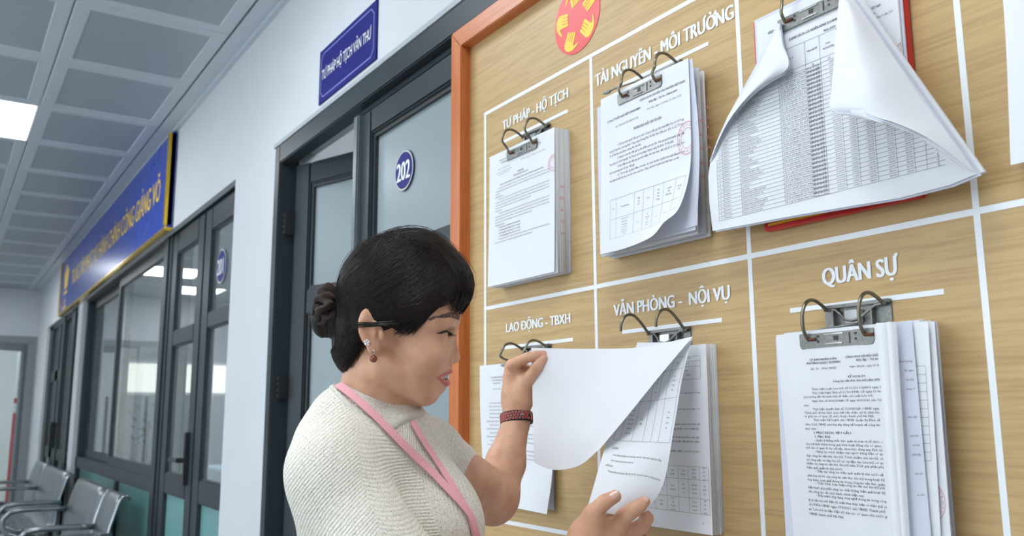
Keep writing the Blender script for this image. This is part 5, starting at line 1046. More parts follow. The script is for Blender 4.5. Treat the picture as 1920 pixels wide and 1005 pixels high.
# eyes, lashes, brows, teeth, nails
M_EYE = mat('eye_white', (.75, .73, .70), .15); M_LASH = mat('lash_black', (.012, .010, .010), .5); M_TOOTH = mat('teeth', (.82, .80, .76), .2, var=.02); M_NAIL = mat('nail', (.70, .44, .36), .25)
for s in (1, -1):
    P_, Q = nets(field([('+', 0, he((60.5, s*31, -10.5), (12.4, 12.5, 9.5)))]), H(62, s*31, -10)-.02, H(62, s*31, -10)+.02, .0018); eye = mesh_np(P_, Q, 'eye', M_EYE, woman)
    P_, Q = nets(field([('+', 0, he((69.5, s*31, -14.5), (4.2, 4.8, 4.2)))]), H(71, s*31, -13)-.01, H(71, s*31, -13)+.01, .0012); mesh_np(P_, Q, 'iris', mat('dark_iris', (.02, .012, .008), .15), eye)
    la = list(project(headF, np.array([H(59+k*21, s*(47-k*31), -6.2-k*4.5) for k in np.linspace(0, 1, 9)]), .0006))
    mb = MB().tube(la, [.0004, .0011, .0015, .0017, .0018, .0018, .0017, .0014, .0008], 6)
    for k in np.linspace(.1, .98, 16):
        p0 = la[0]*(1-k)+la[-1]*k; i = k*8; i0 = min(int(i), 7); p0 = la[i0]*(1-(i-i0))+la[i0+1]*(i-i0); L_ = (4+3.5*k)*mm; mb.tube([p0, p0+HX_*L_*.6-HZ_*L_*.22+HB*s*L_*.3, p0+HX_*L_-HZ_*L_*.15+HB*s*L_*.5], [.00035, .0003, .00012], 4)
    mb.build('eyelashes', M_LASH, woman)
    mb = MB(); rr = random.Random(5); A_ = []
    for k in range(330):
        q = rr.random(); zc = 10.5+8.0*math.sin(math.pi*min(1, q*.95+.05)*.9)-1.5*q; th = .6+2.7*min(1, q*1.5)
        A_.append(H(53+32*q, s*(52-40*q), zc+rr.uniform(-th, th)))
    A_ = project(headF, np.array(A_), .0003); B_ = project(headF, A_-HX_*.0042+HB*s*.004+HZ_*np.array([rr.uniform(-.0008, .0018) for _ in A_])[:, None], .0006)
    for p0, p1 in zip(A_, B_): mb.tube([p0, p1], [.00032, .00016], 3, cap=False)
    tag(mb.build('eyebrow', mat('brow_brown', (.13, .08, .07), .7), woman), kind='stuff')
P_, Q = nets(field([('+', 0, he((48, 0, -73), (23.5, 23, 6.0))), ('-', .001, he((50, 0, -84), (40, 40, 6)))]), H(48, 0, -74)-.04, H(48, 0, -74)+.04, .0015); teeth = mesh_np(P_, Q, 'teeth', M_TOOTH, woman)
mb = MB()
for k in range(-4, 5):
    a = k*.26; mb.tube([H(48+23.7*math.cos(a), 23.2*math.sin(a), -70), H(48+23.7*math.cos(a), 23.2*math.sin(a), -77)], .0003, 4)
mb.build('tooth_gap', mat('tooth_shadow', (.45, .40, .37), .5), teeth)
def nail(c, d, up, w=.0052, l=.0062):
    d = d/np.linalg.norm(d); up = up-d*(up@d); up /= np.linalg.norm(up); sd = np.cross(d, up); vs = []; fs = []
    for i in range(6):
        for j in range(5):
            a = (i/5-.5)*2; b = (j/4-.5)*2; r_ = 1-.25*max(0, a)**2-.15*max(0, -a)**2; vs.append(c+d*a*l+sd*b*w*r_+up*(.0012-.0022*b*b))
    for i in range(5):
        for j in range(4): fs.append((i*5+j, i*5+j+1, i*5+j+6, i*5+j+5))
    MB().add(vs, fs).build('fingernail', M_NAIL, woman, smooth=True)
nail(J(1152, 928, 1.2045), J(1158, 925, 1.21)-J(1134, 941, 1.205), -FW+UP*.45); nail(J(1209, 936, 1.2365), J(1214, 936, 1.243)-J(1200, 948, 1.236), UP*.9-FW*.55, .0046, .0055); nail(J(1018, 676, 1.5345), J(1020, 673, 1.542)-J(1007, 689, 1.54), -FW+RT*.4-UP*.2, .0048, .006)
# ------------------------------------------------------------------ hair
def pxH(px, py): return ((px-745)*.763, (610-py)*.763)
CUT = np.array([pxH(*p) for p in [(905, 604), (868, 589), (860, 568), (846, 556), (830, 549), (812, 551), (798, 566), (790, 586), (776, 603), (758, 617), (748, 613), (739, 599), (731, 583), (717, 571), (697, 571), (685, 586), (684, 612), (679, 635), (667, 660), (652, 685), (641, 705), (628, 722), (610, 900), (905, 900)]])
def cutF(p):
    """signed distance (m) to the bare region in the head's side plane, negative inside"""
    h_ = toH(p); x, z = h_[..., 0], h_[..., 2]; d = np.full(x.shape, 1e9); ins = np.zeros(x.shape, bool); n = len(CUT)
    for i in range(n):
        a, b = CUT[i], CUT[i-1]; e = b-a; t = np.clip(((x-a[0])*e[0]+(z-a[1])*e[1])/(e@e), 0, 1); d = np.minimum(d, (x-a[0]-t*e[0])**2+(z-a[1]-t*e[1])**2)
        c = ((a[1] > z) != (b[1] > z)); xi = (b[0]-a[0])*(z-a[1])/(b[1]-a[1]+1e-12)+a[0]; ins ^= c & (x < xi)
    return np.where(ins, -1, 1)*np.sqrt(d)*mm
hullp = [('+', 0, he((3, 0, 44), (87, 76, 86))), ('+', .02, he((28, 0, 72), (58, 60, 62))), ('+', .02, he((60, 0, 58), (47, 60, 44))), ('+', .02, he((-60, 0, -22), (33, 45, 48)))]
hullF = field(hullp)
hairF0 = field(hullp+[('-', .005, cutF)])
def hairF(p):
    d = hairF0(p)
    if p.ndim < 4: return d
    q = p/.001; w = (q @ HX_)*.55+(q @ HZ_)*.8
    return d+.0006*np.sin(w*1.1+2*np.sin((q @ HB)*.09))
def hair_mat(name, c1, c2, rough=.36):
    m, nt, b = newmat(name); L = nt.links.new; tc = N(nt, 'ShaderNodeTexCoord'); no = N(nt, 'ShaderNodeTexNoise', Scale=260.0, Detail=3.0); L(tc.outputs['Object'], no.inputs['Vector'])
    cr = N(nt, 'ShaderNodeValToRGB'); cr.color_ramp.elements[0].color = (*c1, 1); cr.color_ramp.elements[1].color = (*c2, 1); cr.color_ramp.elements[0].position = .35; cr.color_ramp.elements[1].position = .75
    L(no.outputs['Fac'], cr.inputs[0]); L(cr.outputs[0], b.inputs['Base Color']); b.inputs['Roughness'].default_value = rough; b.inputs['Specular IOR Level'].default_value = .3
    bp = N(nt, 'ShaderNodeBump', Strength=.6, Distance=.001); L(no.outputs['Fac'], bp.inputs['Height']); L(bp.outputs[0], b.inputs['Normal']); return m
M_HAIR = hair_mat('dark_hair', (.006, .005, .005), (.016, .011, .009), .55); M_HAIR2 = hair_mat('dark_hair_strand', (.007, .005, .005), (.024, .014, .010), .36)
P_, Q = nets(hairF, H(0, 0, 0)-.19, H(0, 0, 0)+.19, .0026); hair = mesh_np(P_, Q, 'hair', M_HAIR, woman)
P_, Q = nets(field([('+', 0, he((-108, 0, 10), (15, 25, 27))), ('+', .01, he((-88, 0, 8), (16, 26, 30)))]), H(-100, 0, 12)-.05, H(-100, 0, 12)+.05, .0025); bun = mesh_np(P_, Q, 'hair_bun', M_HAIR, woman)
rng = np.random.default_rng(3)
def strands(S, E, n, mid=None, off=(.0008, .0032), k=13, rad=.00030, F=hullF, tail=0.0, jit=.002):
    t = np.linspace(0, 1, k)[None, :, None]; S = np.array(S, float)[:, None]; E = np.array(E, float)[:, None]
    if mid is None: P_ = S*(1-t)+E*t
    else: M_ = np.array(mid, float)[:, None]; P_ = S*(1-t)**2+2*M_*t*(1-t)+E*t*t
    W_ = HO+(P_ @ HR)*mm; ph = rng.uniform(0, 6.3, (n, 1, 1)); W_ = W_+jit*np.sin(ph+t*5)*rng.normal(0, .6, (n, 1, 3))
    o = rng.uniform(*off, (n, 1))*np.ones((n, k))
    W_ = project(F, W_, 0, 4); W_ = W_+grad(F, W_)*o[..., None]
    return W_
def tubes(W_, rad, name, m, parent, kind='stuff'):
    n, k, _ = W_.shape; T = np.gradient(W_, axis=1); T /= np.linalg.norm(T, axis=2, keepdims=True)+1e-12; ref = np.cross(T, [.3, .2, .93]); ref /= np.linalg.norm(ref, axis=2, keepdims=True)+1e-12; bi = np.cross(T, ref)
    r_ = rad*np.sin(np.linspace(.25, .94, k)*math.pi)[None, :, None]**.6; V_ = np.stack([W_+r_*(ref*math.cos(a)+bi*math.sin(a)) for a in (0, 2.094, 4.189)], 2).reshape(-1, 3)
    i = np.arange(n)[:, None, None]; j = np.arange(k-1)[None, :, None]; c = np.arange(3)[None, None, :]; b = (i*k+j)*3; Q = np.stack([b+c, b+(c+1) % 3, b+3+(c+1) % 3, b+3+c], -1).reshape(-1, 4)
    o = mesh_np(V_, Q, name, m, parent); o['kind'] = kind; return o
U_ = lambda a, b, n: rng.uniform(a, b, n)
ST = []
n = 620; bb = U_(-55, 58, n); ST.append(strands(np.stack([U_(0, 42, n), bb*.75, np.full(n, 125)], 1), np.stack([U_(86, 103, n)-np.abs(bb)*.12, bb, U_(14, 34, n)+np.maximum(0, bb-30)*.2], 1), n, np.stack([U_(88, 100, n), bb*.95, U_(85, 110, n)], 1)))
def lay(q, *pts):
    """points along a polyline of (x, b, z) stations"""
    P_ = np.array(pts, float); k = np.linspace(0, 1, len(P_)); return np.stack([np.interp(q, k, P_[:, c]) for c in range(3)], 1)
for sg, n in ((1, 1500), (-1, 350)):              # swept back from the parting to the bun
    q = U_(0, 1, n); j1, j2, j3 = [rng.normal(0, a_, (n, 3)) for a_ in (5, 4, 4)]; m_ = np.array([1, sg, 1])
    ST.append(strands(lay(q, (84, 42, 62), (70, 44, 92), (30, 40, 122), (-25, 34, 122))*m_+j1, lay(q, (-78, 22, -8), (-84, 24, 8), (-88, 20, 28), (-88, 12, 48))*m_+j2, n, lay(q, (24, 82, 8), (8, 84, 34), (-22, 80, 70), (-62, 62, 104))*m_+j3))
n = 420; ST.append(strands(np.stack([U_(45, 88, n), U_(42, 62, n), U_(38, 80, n)], 1), np.stack([U_(-75, -45, n), U_(40, 66, n), U_(-2, 26, n)], 1), n, np.stack([U_(5, 40, n), U_(72, 80, n), U_(2, 30, n)], 1)))
n = 130; ST.append(strands(np.stack([U_(50, 82, n), U_(45, 60, n), U_(40, 70, n)], 1), np.stack([U_(2, 34, n), U_(62, 70, n), U_(-16, 4, n)], 1), n, np.stack([U_(45, 62, n), U_(62, 70, n), U_(15, 30, n)], 1)))
n = 900; ST.append(strands(np.stack([U_(-82, -28, n), U_(10, 62, n), U_(-5, 45, n)], 1), np.stack([U_(-92, -72, n), U_(-8, 36, n), U_(-76, -40, n)], 1), n, np.stack([U_(-62, -50, n), U_(45, 55, n), U_(-35, -15, n)], 1)))
n = 800; q = U_(-1, 1, n); w_ = U_(0, 1, n); ST.append(strands(np.stack([-40+80*w_, 52*q, np.full(n, 126)], 1)+rng.normal(0, 3, (n, 3)), np.stack([-86+0*q, 26*q, 46-30*w_], 1)+rng.normal(0, 3, (n, 3)), n, np.stack([-80+40*w_, 50*q, 100+14*w_], 1)+rng.normal(0, 3, (n, 3))))
tubes(np.concatenate(ST), .0005, 'hair_strands', M_HAIR2, woman)
n = 110; fl = strands(np.stack([U_(-40, 60, n), U_(-40, 60, n), np.full(n, 122)], 1), np.stack([U_(-95, 100, n), U_(-30, 60, n), U_(20, 110, n)], 1), n, off=(.002, .008), jit=.006)
n = 46; f2 = strands(np.stack([U_(-48, -30, n), U_(40, 60, n), U_(-10, 10, n)], 1), np.stack([U_(-98, -60, n), U_(0, 45, n), U_(-98, -55, n)], 1), n, off=(.001, .005), jit=.005)
tubes(np.concatenate([fl, f2]), .00022, 'loose_hair', M_HAIR2, woman)
# strands lying across the ear
n = 46; earS = HO+(np.stack([np.stack([U_(5, 14, n), U_(70, 74, n), U_(2, 12, n)], 1), np.stack([U_(-22, -16, n), U_(86, 90, n), U_(4, 10, n)], 1), np.stack([U_(-52, -46, n), U_(66, 72, n), U_(0, 9, n)], 1)], 1) @ HR)*mm
tt = np.linspace(0, 1, 9)[None, :, None]; tubes(earS[:, :1]*(1-tt)**2+2*earS[:, 1:2]*tt*(1-tt)+earS[:, 2:]*tt**2, .0005, 'hair_over_ear', M_HAIR2, woman)
# coiled bun strands and velvet scrunchie
n = 420; a = U_(0, 6.28, n); q = np.linspace(0, 1, 11)[None, :]; th = a[:, None]+q*2.6; rr_ = U_(12, 30, n)[:, None]; W_ = HO+(np.stack([-104+U_(-9, 4, n)[:, None]+0*q-6*np.cos(th*.5), rr_*.9*np.cos(th), 14+rr_*np.sin(th)], -1) @ HR)*mm
bunF = field([('+', 0, he((-108, 0, 10), (15, 25, 27))), ('+', .01, he((-88, 0, 8), (16, 26, 30)))]); tubes(project(bunF, W_, .0008, 3), .0005, 'bun_strands', M_HAIR2, woman)
M_VEL = mat('brown_velvet', (.026, .012, .010), .75, var=.3, scale=90); MATS['brown_velvet'].node_tree.nodes['Principled BSDF'].inputs['Sheen Weight'].default_value = .22; MATS['brown_velvet'].node_tree.nodes['Principled BSDF'].inputs['Sheen Tint'].default_value = (.55, .30, .24, 1)
vs = []; fs = []; n1, n2 = 90, 18
for i in range(n1):
    th = 2*math.pi*i/n1
    for j in range(n2):
        ph = 2*math.pi*j/n2; fold = 1+.34*math.sin(9*th+1.3*math.sin(2*ph))+.22*math.sin(5*th+2*ph)+.14*math.sin(17*th-ph); tr2 = 12.0*fold; R_ = 18+tr2*math.cos(ph)
        vs.append(H(-99-tr2*math.sin(ph)*.9+3*math.sin(4*th), R_*math.cos(th), 22+R_*math.sin(th)*1.05))
for i in range(n1):
    for j in range(n2): fs.append((i*n2+j, ((i+1) % n1)*n2+j, ((i+1) % n1)*n2+(j+1) % n2, i*n2+(j+1) % n2))
MB().add(vs, fs).build('scrunchie', M_VEL, woman, smooth=True)
# ------------------------------------------------------------------ earrings
M_CRY = mat('crystal', (.85, .88, .9), .08, .3); M_AMB = mat('amber_bead', (.18, .035, .008), .12, coat=.5); M_SIL = mat('silver_wire', (.7, .7, .7), .2, .95)
def ball(c, r, name, m, parent): P_, Q = nets(field([('+', 0, ell(c, (r, r, r)))]), c-r*1.3, c+r*1.3, r/5); return mesh_np(P_, Q, name, m, parent)
sc = H(-31, 75, -18)
ear_ = ball(sc, .0012, 'ear_stud', M_CRY, woman)
for k in range(5): a = k*1.2566+.3; ball(sc+HX_*.003*math.cos(a)+HZ_*.003*math.sin(a), .00155, 'stud_stone', M_CRY, ear_)
e2 = ball(H(-22, 76, -40), .0053, 'drop_earring', M_AMB, woman)
MB().tube([H(-22, 73, -35), H(-24, 75, -31), H(-22.5, 77, -28), H(-20, 77, -29), H(-20.5, 76, -34)], .0005, 6).build('ear_wire', M_SIL, e2)
# ------------------------------------------------------------------ cream pleated top
RS2 = atd(626, 886, 1.15); LS2 = atd(800, 846, 1.36); LH = atd(852, 878, 1.415)
topp = [('+', 0, cap_(H(-48, 0, -140), atd(690, 806, 1.25), .060, .066)), ('+', .04, ell(atd(643, 800, 1.225), (.050, .050, .050))), ('+', .035, cap_(atd(690, 815, 1.25), RS2, .055, .051)), ('+', .03, ell(atd(602, 832, 1.19), (.035, .035, .035))), ('+', .03, cap_(RS2, atd(800, 1200, 1.06), .053, .074)), ('+', .04, cap_(RS2, atd(655, 1200, 1.22), .048, .068)),
        ('+', .05, cap_(atd(715, 890, 1.27), atd(745, 1290, 1.27), .092, .125)), ('+', .04, ell(atd(800, 985, 1.255), (.082, .082, .088))), ('+', .03, cap_(atd(735, 815, 1.27), LS2, .048, .050)), ('+', .02, cap_(LS2, LH, .050, .043)), ('+', .03, cap_(atd(745, 1290, 1.27), atd(750, 1480, 1.27), .125, .145))]
hd_ = LH-LS2; hd_ /= np.linalg.norm(hd_); hd2 = np.array([hd_[0], hd_[1], hd_[2]])-.0*FW; hd2 /= np.linalg.norm(hd2)
hemF = lambda p: (p-(LH+hd_*.038)) @ hd2
topF0 = field(topp)
def topF(p):
    d = topF0(p)
    near = np.linalg.norm(p-LH, axis=-1) < .09
    d = np.where(near, np.maximum(d, hemF(p)), d)
    # soft drape folds running down and forward from the shoulder
    a = (p-RS2) @ (RT*.35-UP*.94); b_ = (p-RS2) @ (RT*.94+UP*.35)
    return d+.0022*np.sin(b_*62+3*np.sin(a*14))*np.clip((a-.01)*9, 0, 1)
P_, Q = nets(topF, np.array([RS2, LH, HO]).min(0)-[.25, .2, .52], np.array([RS2, LH, HO]).max(0)+[.25, .22, -.06], .0042, 24)
d_ = P_-CAMP; dp = d_ @ FW; PX_ = 960+FPX*(d_ @ RT)/dp; PY_ = 502.5-FPX*(d_ @ UP)/dp
cx3 = P_[Q].mean(1); dq = cx3-CAMP; dpq = dq @ FW; fx = 960+FPX*(dq @ RT)/dpq; fy = 502.5-FPX*(dq @ UP)/dpq
def rib_val(p, reg):
    C1 = atd(905, 1140, 1.15); q = p-C1; q = q-np.outer(q @ HB, HB); sA = np.linalg.norm(q, axis=1)
    q2 = p-RS2; sB = q2 @ (UP*.965+RT*.26)+.012*np.sin((q2 @ RT)*22)
    N0 = atd(768, 650, 1.28); q3 = p-N0; an = np.arctan2(q3 @ RT, -(q3 @ UP)); sC = an*.20
    return np.where(reg == 0, sA, np.where(reg == 1, sB, sC))
seam = np.interp(fy, [740, 785, 900, 1005, 1300], [668, 668, 679, 718, 820]); front = np.interp(fy, [770, 800, 850, 900, 950, 1005, 1300], [700, 712, 760, 790, 806, 826, 960])
reg = np.where(fx < seam, 0, np.where(fx < front, 1, 2))
me_o = mesh_np(P_, Q, 'pleated_top', None, woman) if False else None
def cloth():
    m, nt, b = newmat('cream_pleated_knit'); L = nt.links.new
    uv = N(nt, 'ShaderNodeUVMap', uv_map='rib'); sp = N(nt, 'ShaderNodeSeparateXYZ'); L(uv.outputs[0], sp.inputs[0])
    mu = N(nt, 'ShaderNodeMath', operation='MULTIPLY'); mu.inputs[1].default_value = 2*math.pi/.0040; L(sp.outputs[0], mu.inputs[0])
    tc = N(nt, 'ShaderNodeTexCoord'); nw = N(nt, 'ShaderNodeTexNoise', Scale=26.0, Detail=2.0); L(tc.outputs['Object'], nw.inputs['Vector'])
    ad = N(nt, 'ShaderNodeMath', operation='MULTIPLY_ADD'); ad.inputs[1].default_value = 7.0; L(nw.outputs['Fac'], ad.inputs[0]); L(mu.outputs[0], ad.inputs[2])
    si = N(nt, 'ShaderNodeMath', operation='SINE'); L(ad.outputs[0], si.inputs[0])
    n2 = N(nt, 'ShaderNodeTexNoise', Scale=900.0, Detail=2.0); L(tc.outputs['Object'], n2.inputs['Vector'])
    hgt = N(nt, 'ShaderNodeMath', operation='MULTIPLY_ADD'); hgt.inputs[1].default_value = .9; L(n2.outputs['Fac'], hgt.inputs[0]); L(si.outputs[0], hgt.inputs[2])
    bp = N(nt, 'ShaderNodeBump', Strength=.45, Distance=.0010); L(hgt.outputs[0], bp.inputs['Height']); L(bp.outputs[0], b.inputs['Normal'])
    n3 = N(nt, 'ShaderNodeTexNoise', Scale=480.0, Detail=2.0); L(tc.outputs['Object'], n3.inputs['Vector'])
    cr = N(nt, 'ShaderNodeValToRGB'); e = cr.color_ramp.elements; e[0].position = .33; e[1].position = .5; e[0].color = (.52, .475, .39, 1); e[1].color = (.80, .765, .68, 1); L(n3.outputs['Fac'], cr.inputs[0]); L(cr.outputs[0], b.inputs['Base Color'])
    b.inputs['Roughness'].default_value = .8; b.inputs['Specular IOR Level'].default_value = .2; b.inputs['Sheen Weight'].default_value = .15; return m
M_TOP = cloth(); topo = mesh_np(P_, Q, 'pleated_top', M_TOP, woman)
uvl = topo.data.uv_layers.new(name='rib'); lv = Q.ravel(); rv_ = np.repeat(reg, 4)[:len(lv)]
if len(topo.data.loops) == len(lv):
    uvl.data.foreach_set('uv', np.stack([rib_val(P_[lv], rv_), np.zeros(len(lv))], 1).astype(np.float32).ravel())
# frilled stand collar
M_COL = MATS['cream_pleated_knit']
ring = [H(-84, 0, -86), H(-74, 34, -96), H(-52, 52, -118), H(-24, 55, -131), H(2, 38, -126), H(16, 0, -117), H(2, -38, -112), H(-24, -52, -106), H(-52, -46, -95), H(-74, -28, -87)]
def closed_spline(pts, n):
    k = len(pts); out = []
    for i in range(n):
        t = i/n*k; a = int(t) % k; f_ = t-int(t); p = [pts[(a+j-1) % k] for j in range(4)]; out.append(.5*((2*p[1])+(-p[0]+p[2])*f_+(2*p[0]-5*p[1]+4*p[2]-p[3])*f_*f_+(-p[0]+3*p[1]-3*p[2]+p[3])*f_**3))
    return np.array(out)
rc = project(lambda p: np.minimum(headF(p), armF(p)), closed_spline(ring, 220), .0025); cen = rc.mean(0); vs = []; fs = []
for i, p in enumerate(rc):
    o = p-cen; o -= HZ_*(o @ HZ_); o /= np.linalg.norm(o)+1e-9; w = math.sin(i*2*math.pi*38/220); w2 = random.uniform(-1, 1)
    vs += [p+o*.0015*w+HZ_*(.001*w2), p+o*(.0012*w+.001)-HZ_*.004, p+o*(.0012+.0008*w)-HZ_*.009, p+o*.001-HZ_*.016]
vs = np.array(vs).reshape(220, 4, 3); _sk = lambda p: np.minimum(np.minimum(headF(p), armF(p)), topF(p))
for j in (1, 2, 3):
    dd = _sk(vs[:, j]); vs[:, j] += grad(_sk, vs[:, j])*np.maximum(.0018-dd, 0)[:, None]
vs = list(vs.reshape(-1, 3))
for i in range(220):
    for j in range(3): a = i*4+j; b = ((i+1) % 220)*4+j; fs.append((a, b, b+1, a+1))
col = MB().add(vs, fs).build('collar', mat('cream_collar_knit', (.68, .65, .58), .8, var=.12, scale=300, bump=.5, bscale=700), woman, smooth=True)
sm = col.modifiers.new('thick', 'SOLIDIFY'); sm.thickness = .0016; sm.offset = 0
# ------------------------------------------------------------------ pink lanyard laid over the top
colF = lambda p: np.minimum(topF(p), skinF(p[None])[0] if p.ndim == 1 else headF(p))
def hit(px, py, F):
    d = np.stack([ray(x, y) for x, y in zip(px, py)]); t = np.full(len(d), .95); 
    for _ in range(90): t = t+np.clip(F(CAMP+d*t[:, None])*.7, -.02, .03)
    return CAMP+d*t[:, None]
def ribbon(pp_, w, name, m, parent, F, off=.0022, up=None):
    pp_ = np.array(pp_, float); k = np.linspace(0, 1, len(pp_)); q = np.linspace(0, 1, 48); px = np.interp(q, k, pp_[:, 0]); py = np.interp(q, k, pp_[:, 1])
    for _ in range(3): px[1:-1] = (px[:-2]+px[1:-1]*2+px[2:])/4; py[1:-1] = (py[:-2]+py[1:-1]*2+py[2:])/4
    P_ = hit(px, py, F)
    for _ in range(6): P_[1:-1] = (P_[:-2]+P_[1:-1]*2+P_[2:])/4
    n_ = grad(F, P_, .004); T = np.gradient(P_, axis=0); T /= np.linalg.norm(T, axis=1, keepdims=True); sd = np.cross(T, n_); sd /= np.linalg.norm(sd, axis=1, keepdims=True); P_ = P_+n_*off; vs = []; fs = []
    for a, s_, nn in zip(P_, sd, n_): vs += [a-s_*w/2, a+s_*w/2, a+s_*w/2-nn*.001, a-s_*w/2-nn*.001]
    for i in range(len(P_)-1):
        for j in range(4): fs.append((i*4+j, i*4+(j+1) % 4, i*4+4+(j+1) % 4, i*4+4+j))
    return MB().add(vs, fs).build(name, m, parent, smooth=False)
M_PINK = mat('pink_ribbon', (.84, .40, .45), .55, var=.05, scale=400, bump=.3, bscale=900)
ribbon([(636, 727), (655, 741), (680, 762), (708, 790), (740, 822), (775, 856), (810, 890), (845, 928), (872, 957), (885, 980), (893, 1030)], .0115, 'lanyard', M_PINK, woman, lambda p: np.minimum(topF(p), headF(p)), .0062)
ribbon([(769, 792), (780, 812), (796, 838), (812, 862), (832, 892), (850, 920), (868, 950), (880, 972), (890, 1030)], .0105, 'lanyard', M_PINK, woman, topF, .0055)
# ------------------------------------------------------------------ watch strap on the left wrist
wc = J(968.5, 785, 1.566); wa = J(967, 742, 1.575)-J(950, 868, 1.525); wa /= np.linalg.norm(wa); wa = wa+RT*.02; wa = wa+UP*.0-RT*.22; wa /= np.linalg.norm(wa)
w1_ = -FW-wa*(-FW @ wa); w1_ /= np.linalg.norm(w1_); w2_ = np.cross(wa, w1_); M_STR = mat('black_silicone', (.012, .012, .014), .5); M_CORAL = mat('coral_silicone', (.85, .20, .17), .5)
vs = []; fs = []; n = 64; hb = .0092
def wr(th, h_, o): return wc+wa*h_+(w1_*math.cos(th)*(.0248+o)+w2_*math.sin(th)*(.0268+o))
for i in range(n):
    th = 2*math.pi*i/n; vs += [wr(th, -hb, .0), wr(th, -hb, .0022), wr(th, -hb*.8, .0030), wr(th, hb*.8, .0030), wr(th, hb, .0022), wr(th, hb, 0)]
for i in range(n):
    for j in range(6): fs.append((i*6+j, ((i+1) % n)*6+j, ((i+1) % n)*6+(j+1) % 6, i*6+(j+1) % 6))
strap = MB().add(vs, fs).build('watch_strap', M_STR, woman, smooth=True)
for k in range(-6, 5):
    for r_ in (-1, 0, 1):
        th = (k+.5*(r_ % 2))*.205-.1; h_ = r_*.0050; c = wr(th, h_, .0030); n_ = wr(th, h_, .01)-wr(th, h_, 0); n_ /= np.linalg.norm(n_)
        MB().tube([c-n_*.0004, c+n_*.0006], [.0023, .0021], 10).build('strap_hole', M_CORAL, strap)
        MB().tube([c+n_*.0006, c+n_*.0008], [.0013, .0013], 8).build('strap_hole_core', M_STR, strap)
c = wr(.33, 0, .0031); MB().tube([c, c+(w1_*.95+w2_*.3)*.0016], .0021, 10).build('strap_pin', M_SIL, strap)
MB().tube([wr(1.08, -.0075, .0034), wr(1.10, 0, .0036), wr(1.0, .0078, .0034)], .0009, 6).build('strap_loop', M_CORAL, strap)
# ------------------------------------------------------------------ trousers and shoes (below the picture)
hip = atd(748, 1420, 1.27); gx_, gy_ = hip[0], hip[1]; sd_ = np.array([RT[0], RT[1], 0])*.45-np.array([FW[0], FW[1], 0])*.9; sd_ /= np.linalg.norm(sd_); pr = [('+', 0, ell((gx_, gy_, .86), (.15, .13, .13)))]
fwd_ = np.array([.93, .37, 0])
for s in (-1, 1):
    a = np.array([gx_, gy_, .84])+sd_*s*.085; k_ = np.array([gx_, gy_, .46])+sd_*s*.10; b = np.array([gx_, gy_, .07])+sd_*s*.11; pr += [('+', .04, cap_(a, k_, .092, .070)), ('+', .03, cap_(k_, b, .070, .058))]
    P_, Q = nets(field([('+', 0, cap_(b+fwd_*.15-[0, 0, .042], b-fwd_*.06-[0, 0, .035], .034, .034)), ('&', .004, lambda p: -p[..., 2]+.0)]), b-.26, b+.26, .006); mesh_np(P_, Q, 'shoe', mat('black_shoe', (.02, .02, .02), .4), woman)
P_, Q = nets(field(pr), np.array([gx_, gy_, .45])-[.35, .35, .45], np.array([gx_, gy_, .45])+[.35, .35, .6], .008); mesh_np(P_, Q, 'trousers', mat('dark_trousers', (.02, .022, .03), .7), woman)
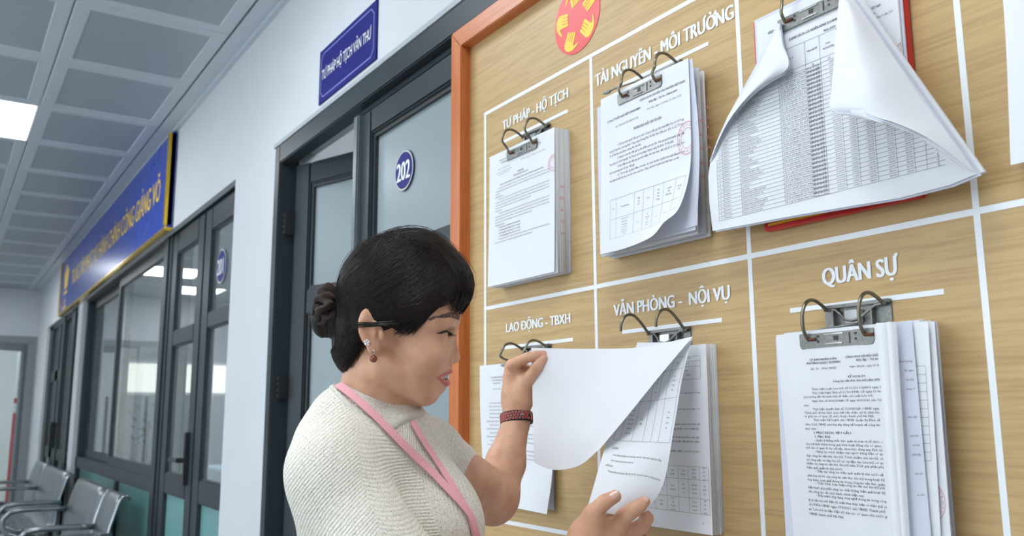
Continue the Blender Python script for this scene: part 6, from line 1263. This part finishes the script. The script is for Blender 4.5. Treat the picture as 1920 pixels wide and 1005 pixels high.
# ------------------------------------------------------------------ the two pages she is turning
def surf_d(rows): return Surf([[atd(*p) for p in r_] for r_ in rows])
pg = thing('lifted_page', atd(1150, 740, 1.45), 'blank back of the page pinched up by the raised left hand', 'page', 'pages being turned')
S = surf_d([[(996, 652, 1.562), (1090, 654, 1.51), (1200, 651, 1.43), (1299, 631, 1.370)], [(998, 730, 1.54), (1075, 728, 1.475), (1155, 720, 1.40), (1235, 707, 1.352)], [(1000, 805, 1.51), (1060, 808, 1.44), (1115, 803, 1.38), (1172, 785, 1.342)], [(1002, 868, 1.485), (1038, 881, 1.43), (1085, 873, 1.38), (1125, 841, 1.342)]])
sheet(S, 'sheet', pg, M_PAP, 30, 30)
pg = thing('held_page', atd(1180, 850, 1.32), 'printed page with a small table, held out by the lower right hand', 'page', 'pages being turned')
S = surf_d([[(1195, 642, 1.455), (1230, 642, 1.43), (1265, 640, 1.40), (1298, 634, 1.376)], [(1170, 720, 1.445), (1205, 718, 1.415), (1242, 712, 1.385), (1280, 705, 1.355)], [(1146, 800, 1.405), (1185, 802, 1.365), (1226, 802, 1.330), (1264, 799, 1.313)], [(1122, 880, 1.305), (1160, 888, 1.275), (1204, 892, 1.265), (1245, 903, 1.268)], [(1102, 950, 1.248), (1140, 962, 1.228), (1180, 968, 1.238), (1214, 958, 1.2525)]])
f = sheet(S, 'sheet', pg, M_PAP, 24, 40); P_ = Print(S, H=.31, Wd=.13, off=.0006)
us = [.10, .20, .38, .54, .66, .78, .97]; vs = [.12, .20, .36, .575]
box_table(P_, us, vs)
rows = ([['Bước'], ['Nội dung'], ['Chủ trì'], ['Phối hợp'], [''], ['Thời gian']], [['Bước 3'], ['Tổng hợp kết', 'quả gửi các đơn', 'vị, công chức,', 'người lao động', 'hàng tháng'], ['Chủ tịch', 'UBND'], ['Công', 'chức', 'văn', 'phòng'], [''], ['Chậm', 'nhất ngày', '28 hàng', 'tháng']], [['Bước 4'], ['Biểu dương cán', 'bộ công chức', 'người lao động', 'hoàn thành xuất', 'sắc nhiệm vụ', 'công tác tháng'], ['Chủ tịch', 'UBND'], [''], [''], ['Chậm', 'nhất ngày', '05 hàng', 'tháng']])
for r_, row in enumerate(rows):
    for i, c_ in enumerate(row):
        for k, s_ in enumerate(c_): P_.line(s_, (us[i]+us[i+1])/2, (vs[r_]+vs[r_+1])/2+.025*(k-len(c_)/2+.5)+.005, None, .0030, i == 0 or r_ == 0, 'c', sx=.42)
P_.line('3. BIỂU MẪU', .12, .625, None, .0032, True, sx=.55); P_.line('Theo bản tự nhận xét đánh giá cán bộ, công chức, người lao động', .17, .66, .72, .0030); P_.line('https://quanlycanbo.hanoi.gov.vn', .16, .69, .34, .0030); P_.line('4. HỒ SƠ LƯU', .10, .722, None, .0032, True, sx=.55); P_.line('Tổng hợp kết quả đánh giá, xếp loại cán bộ, công chức, người lao động hàng tháng', .16, .752, .78, .0030); P_.done(f)
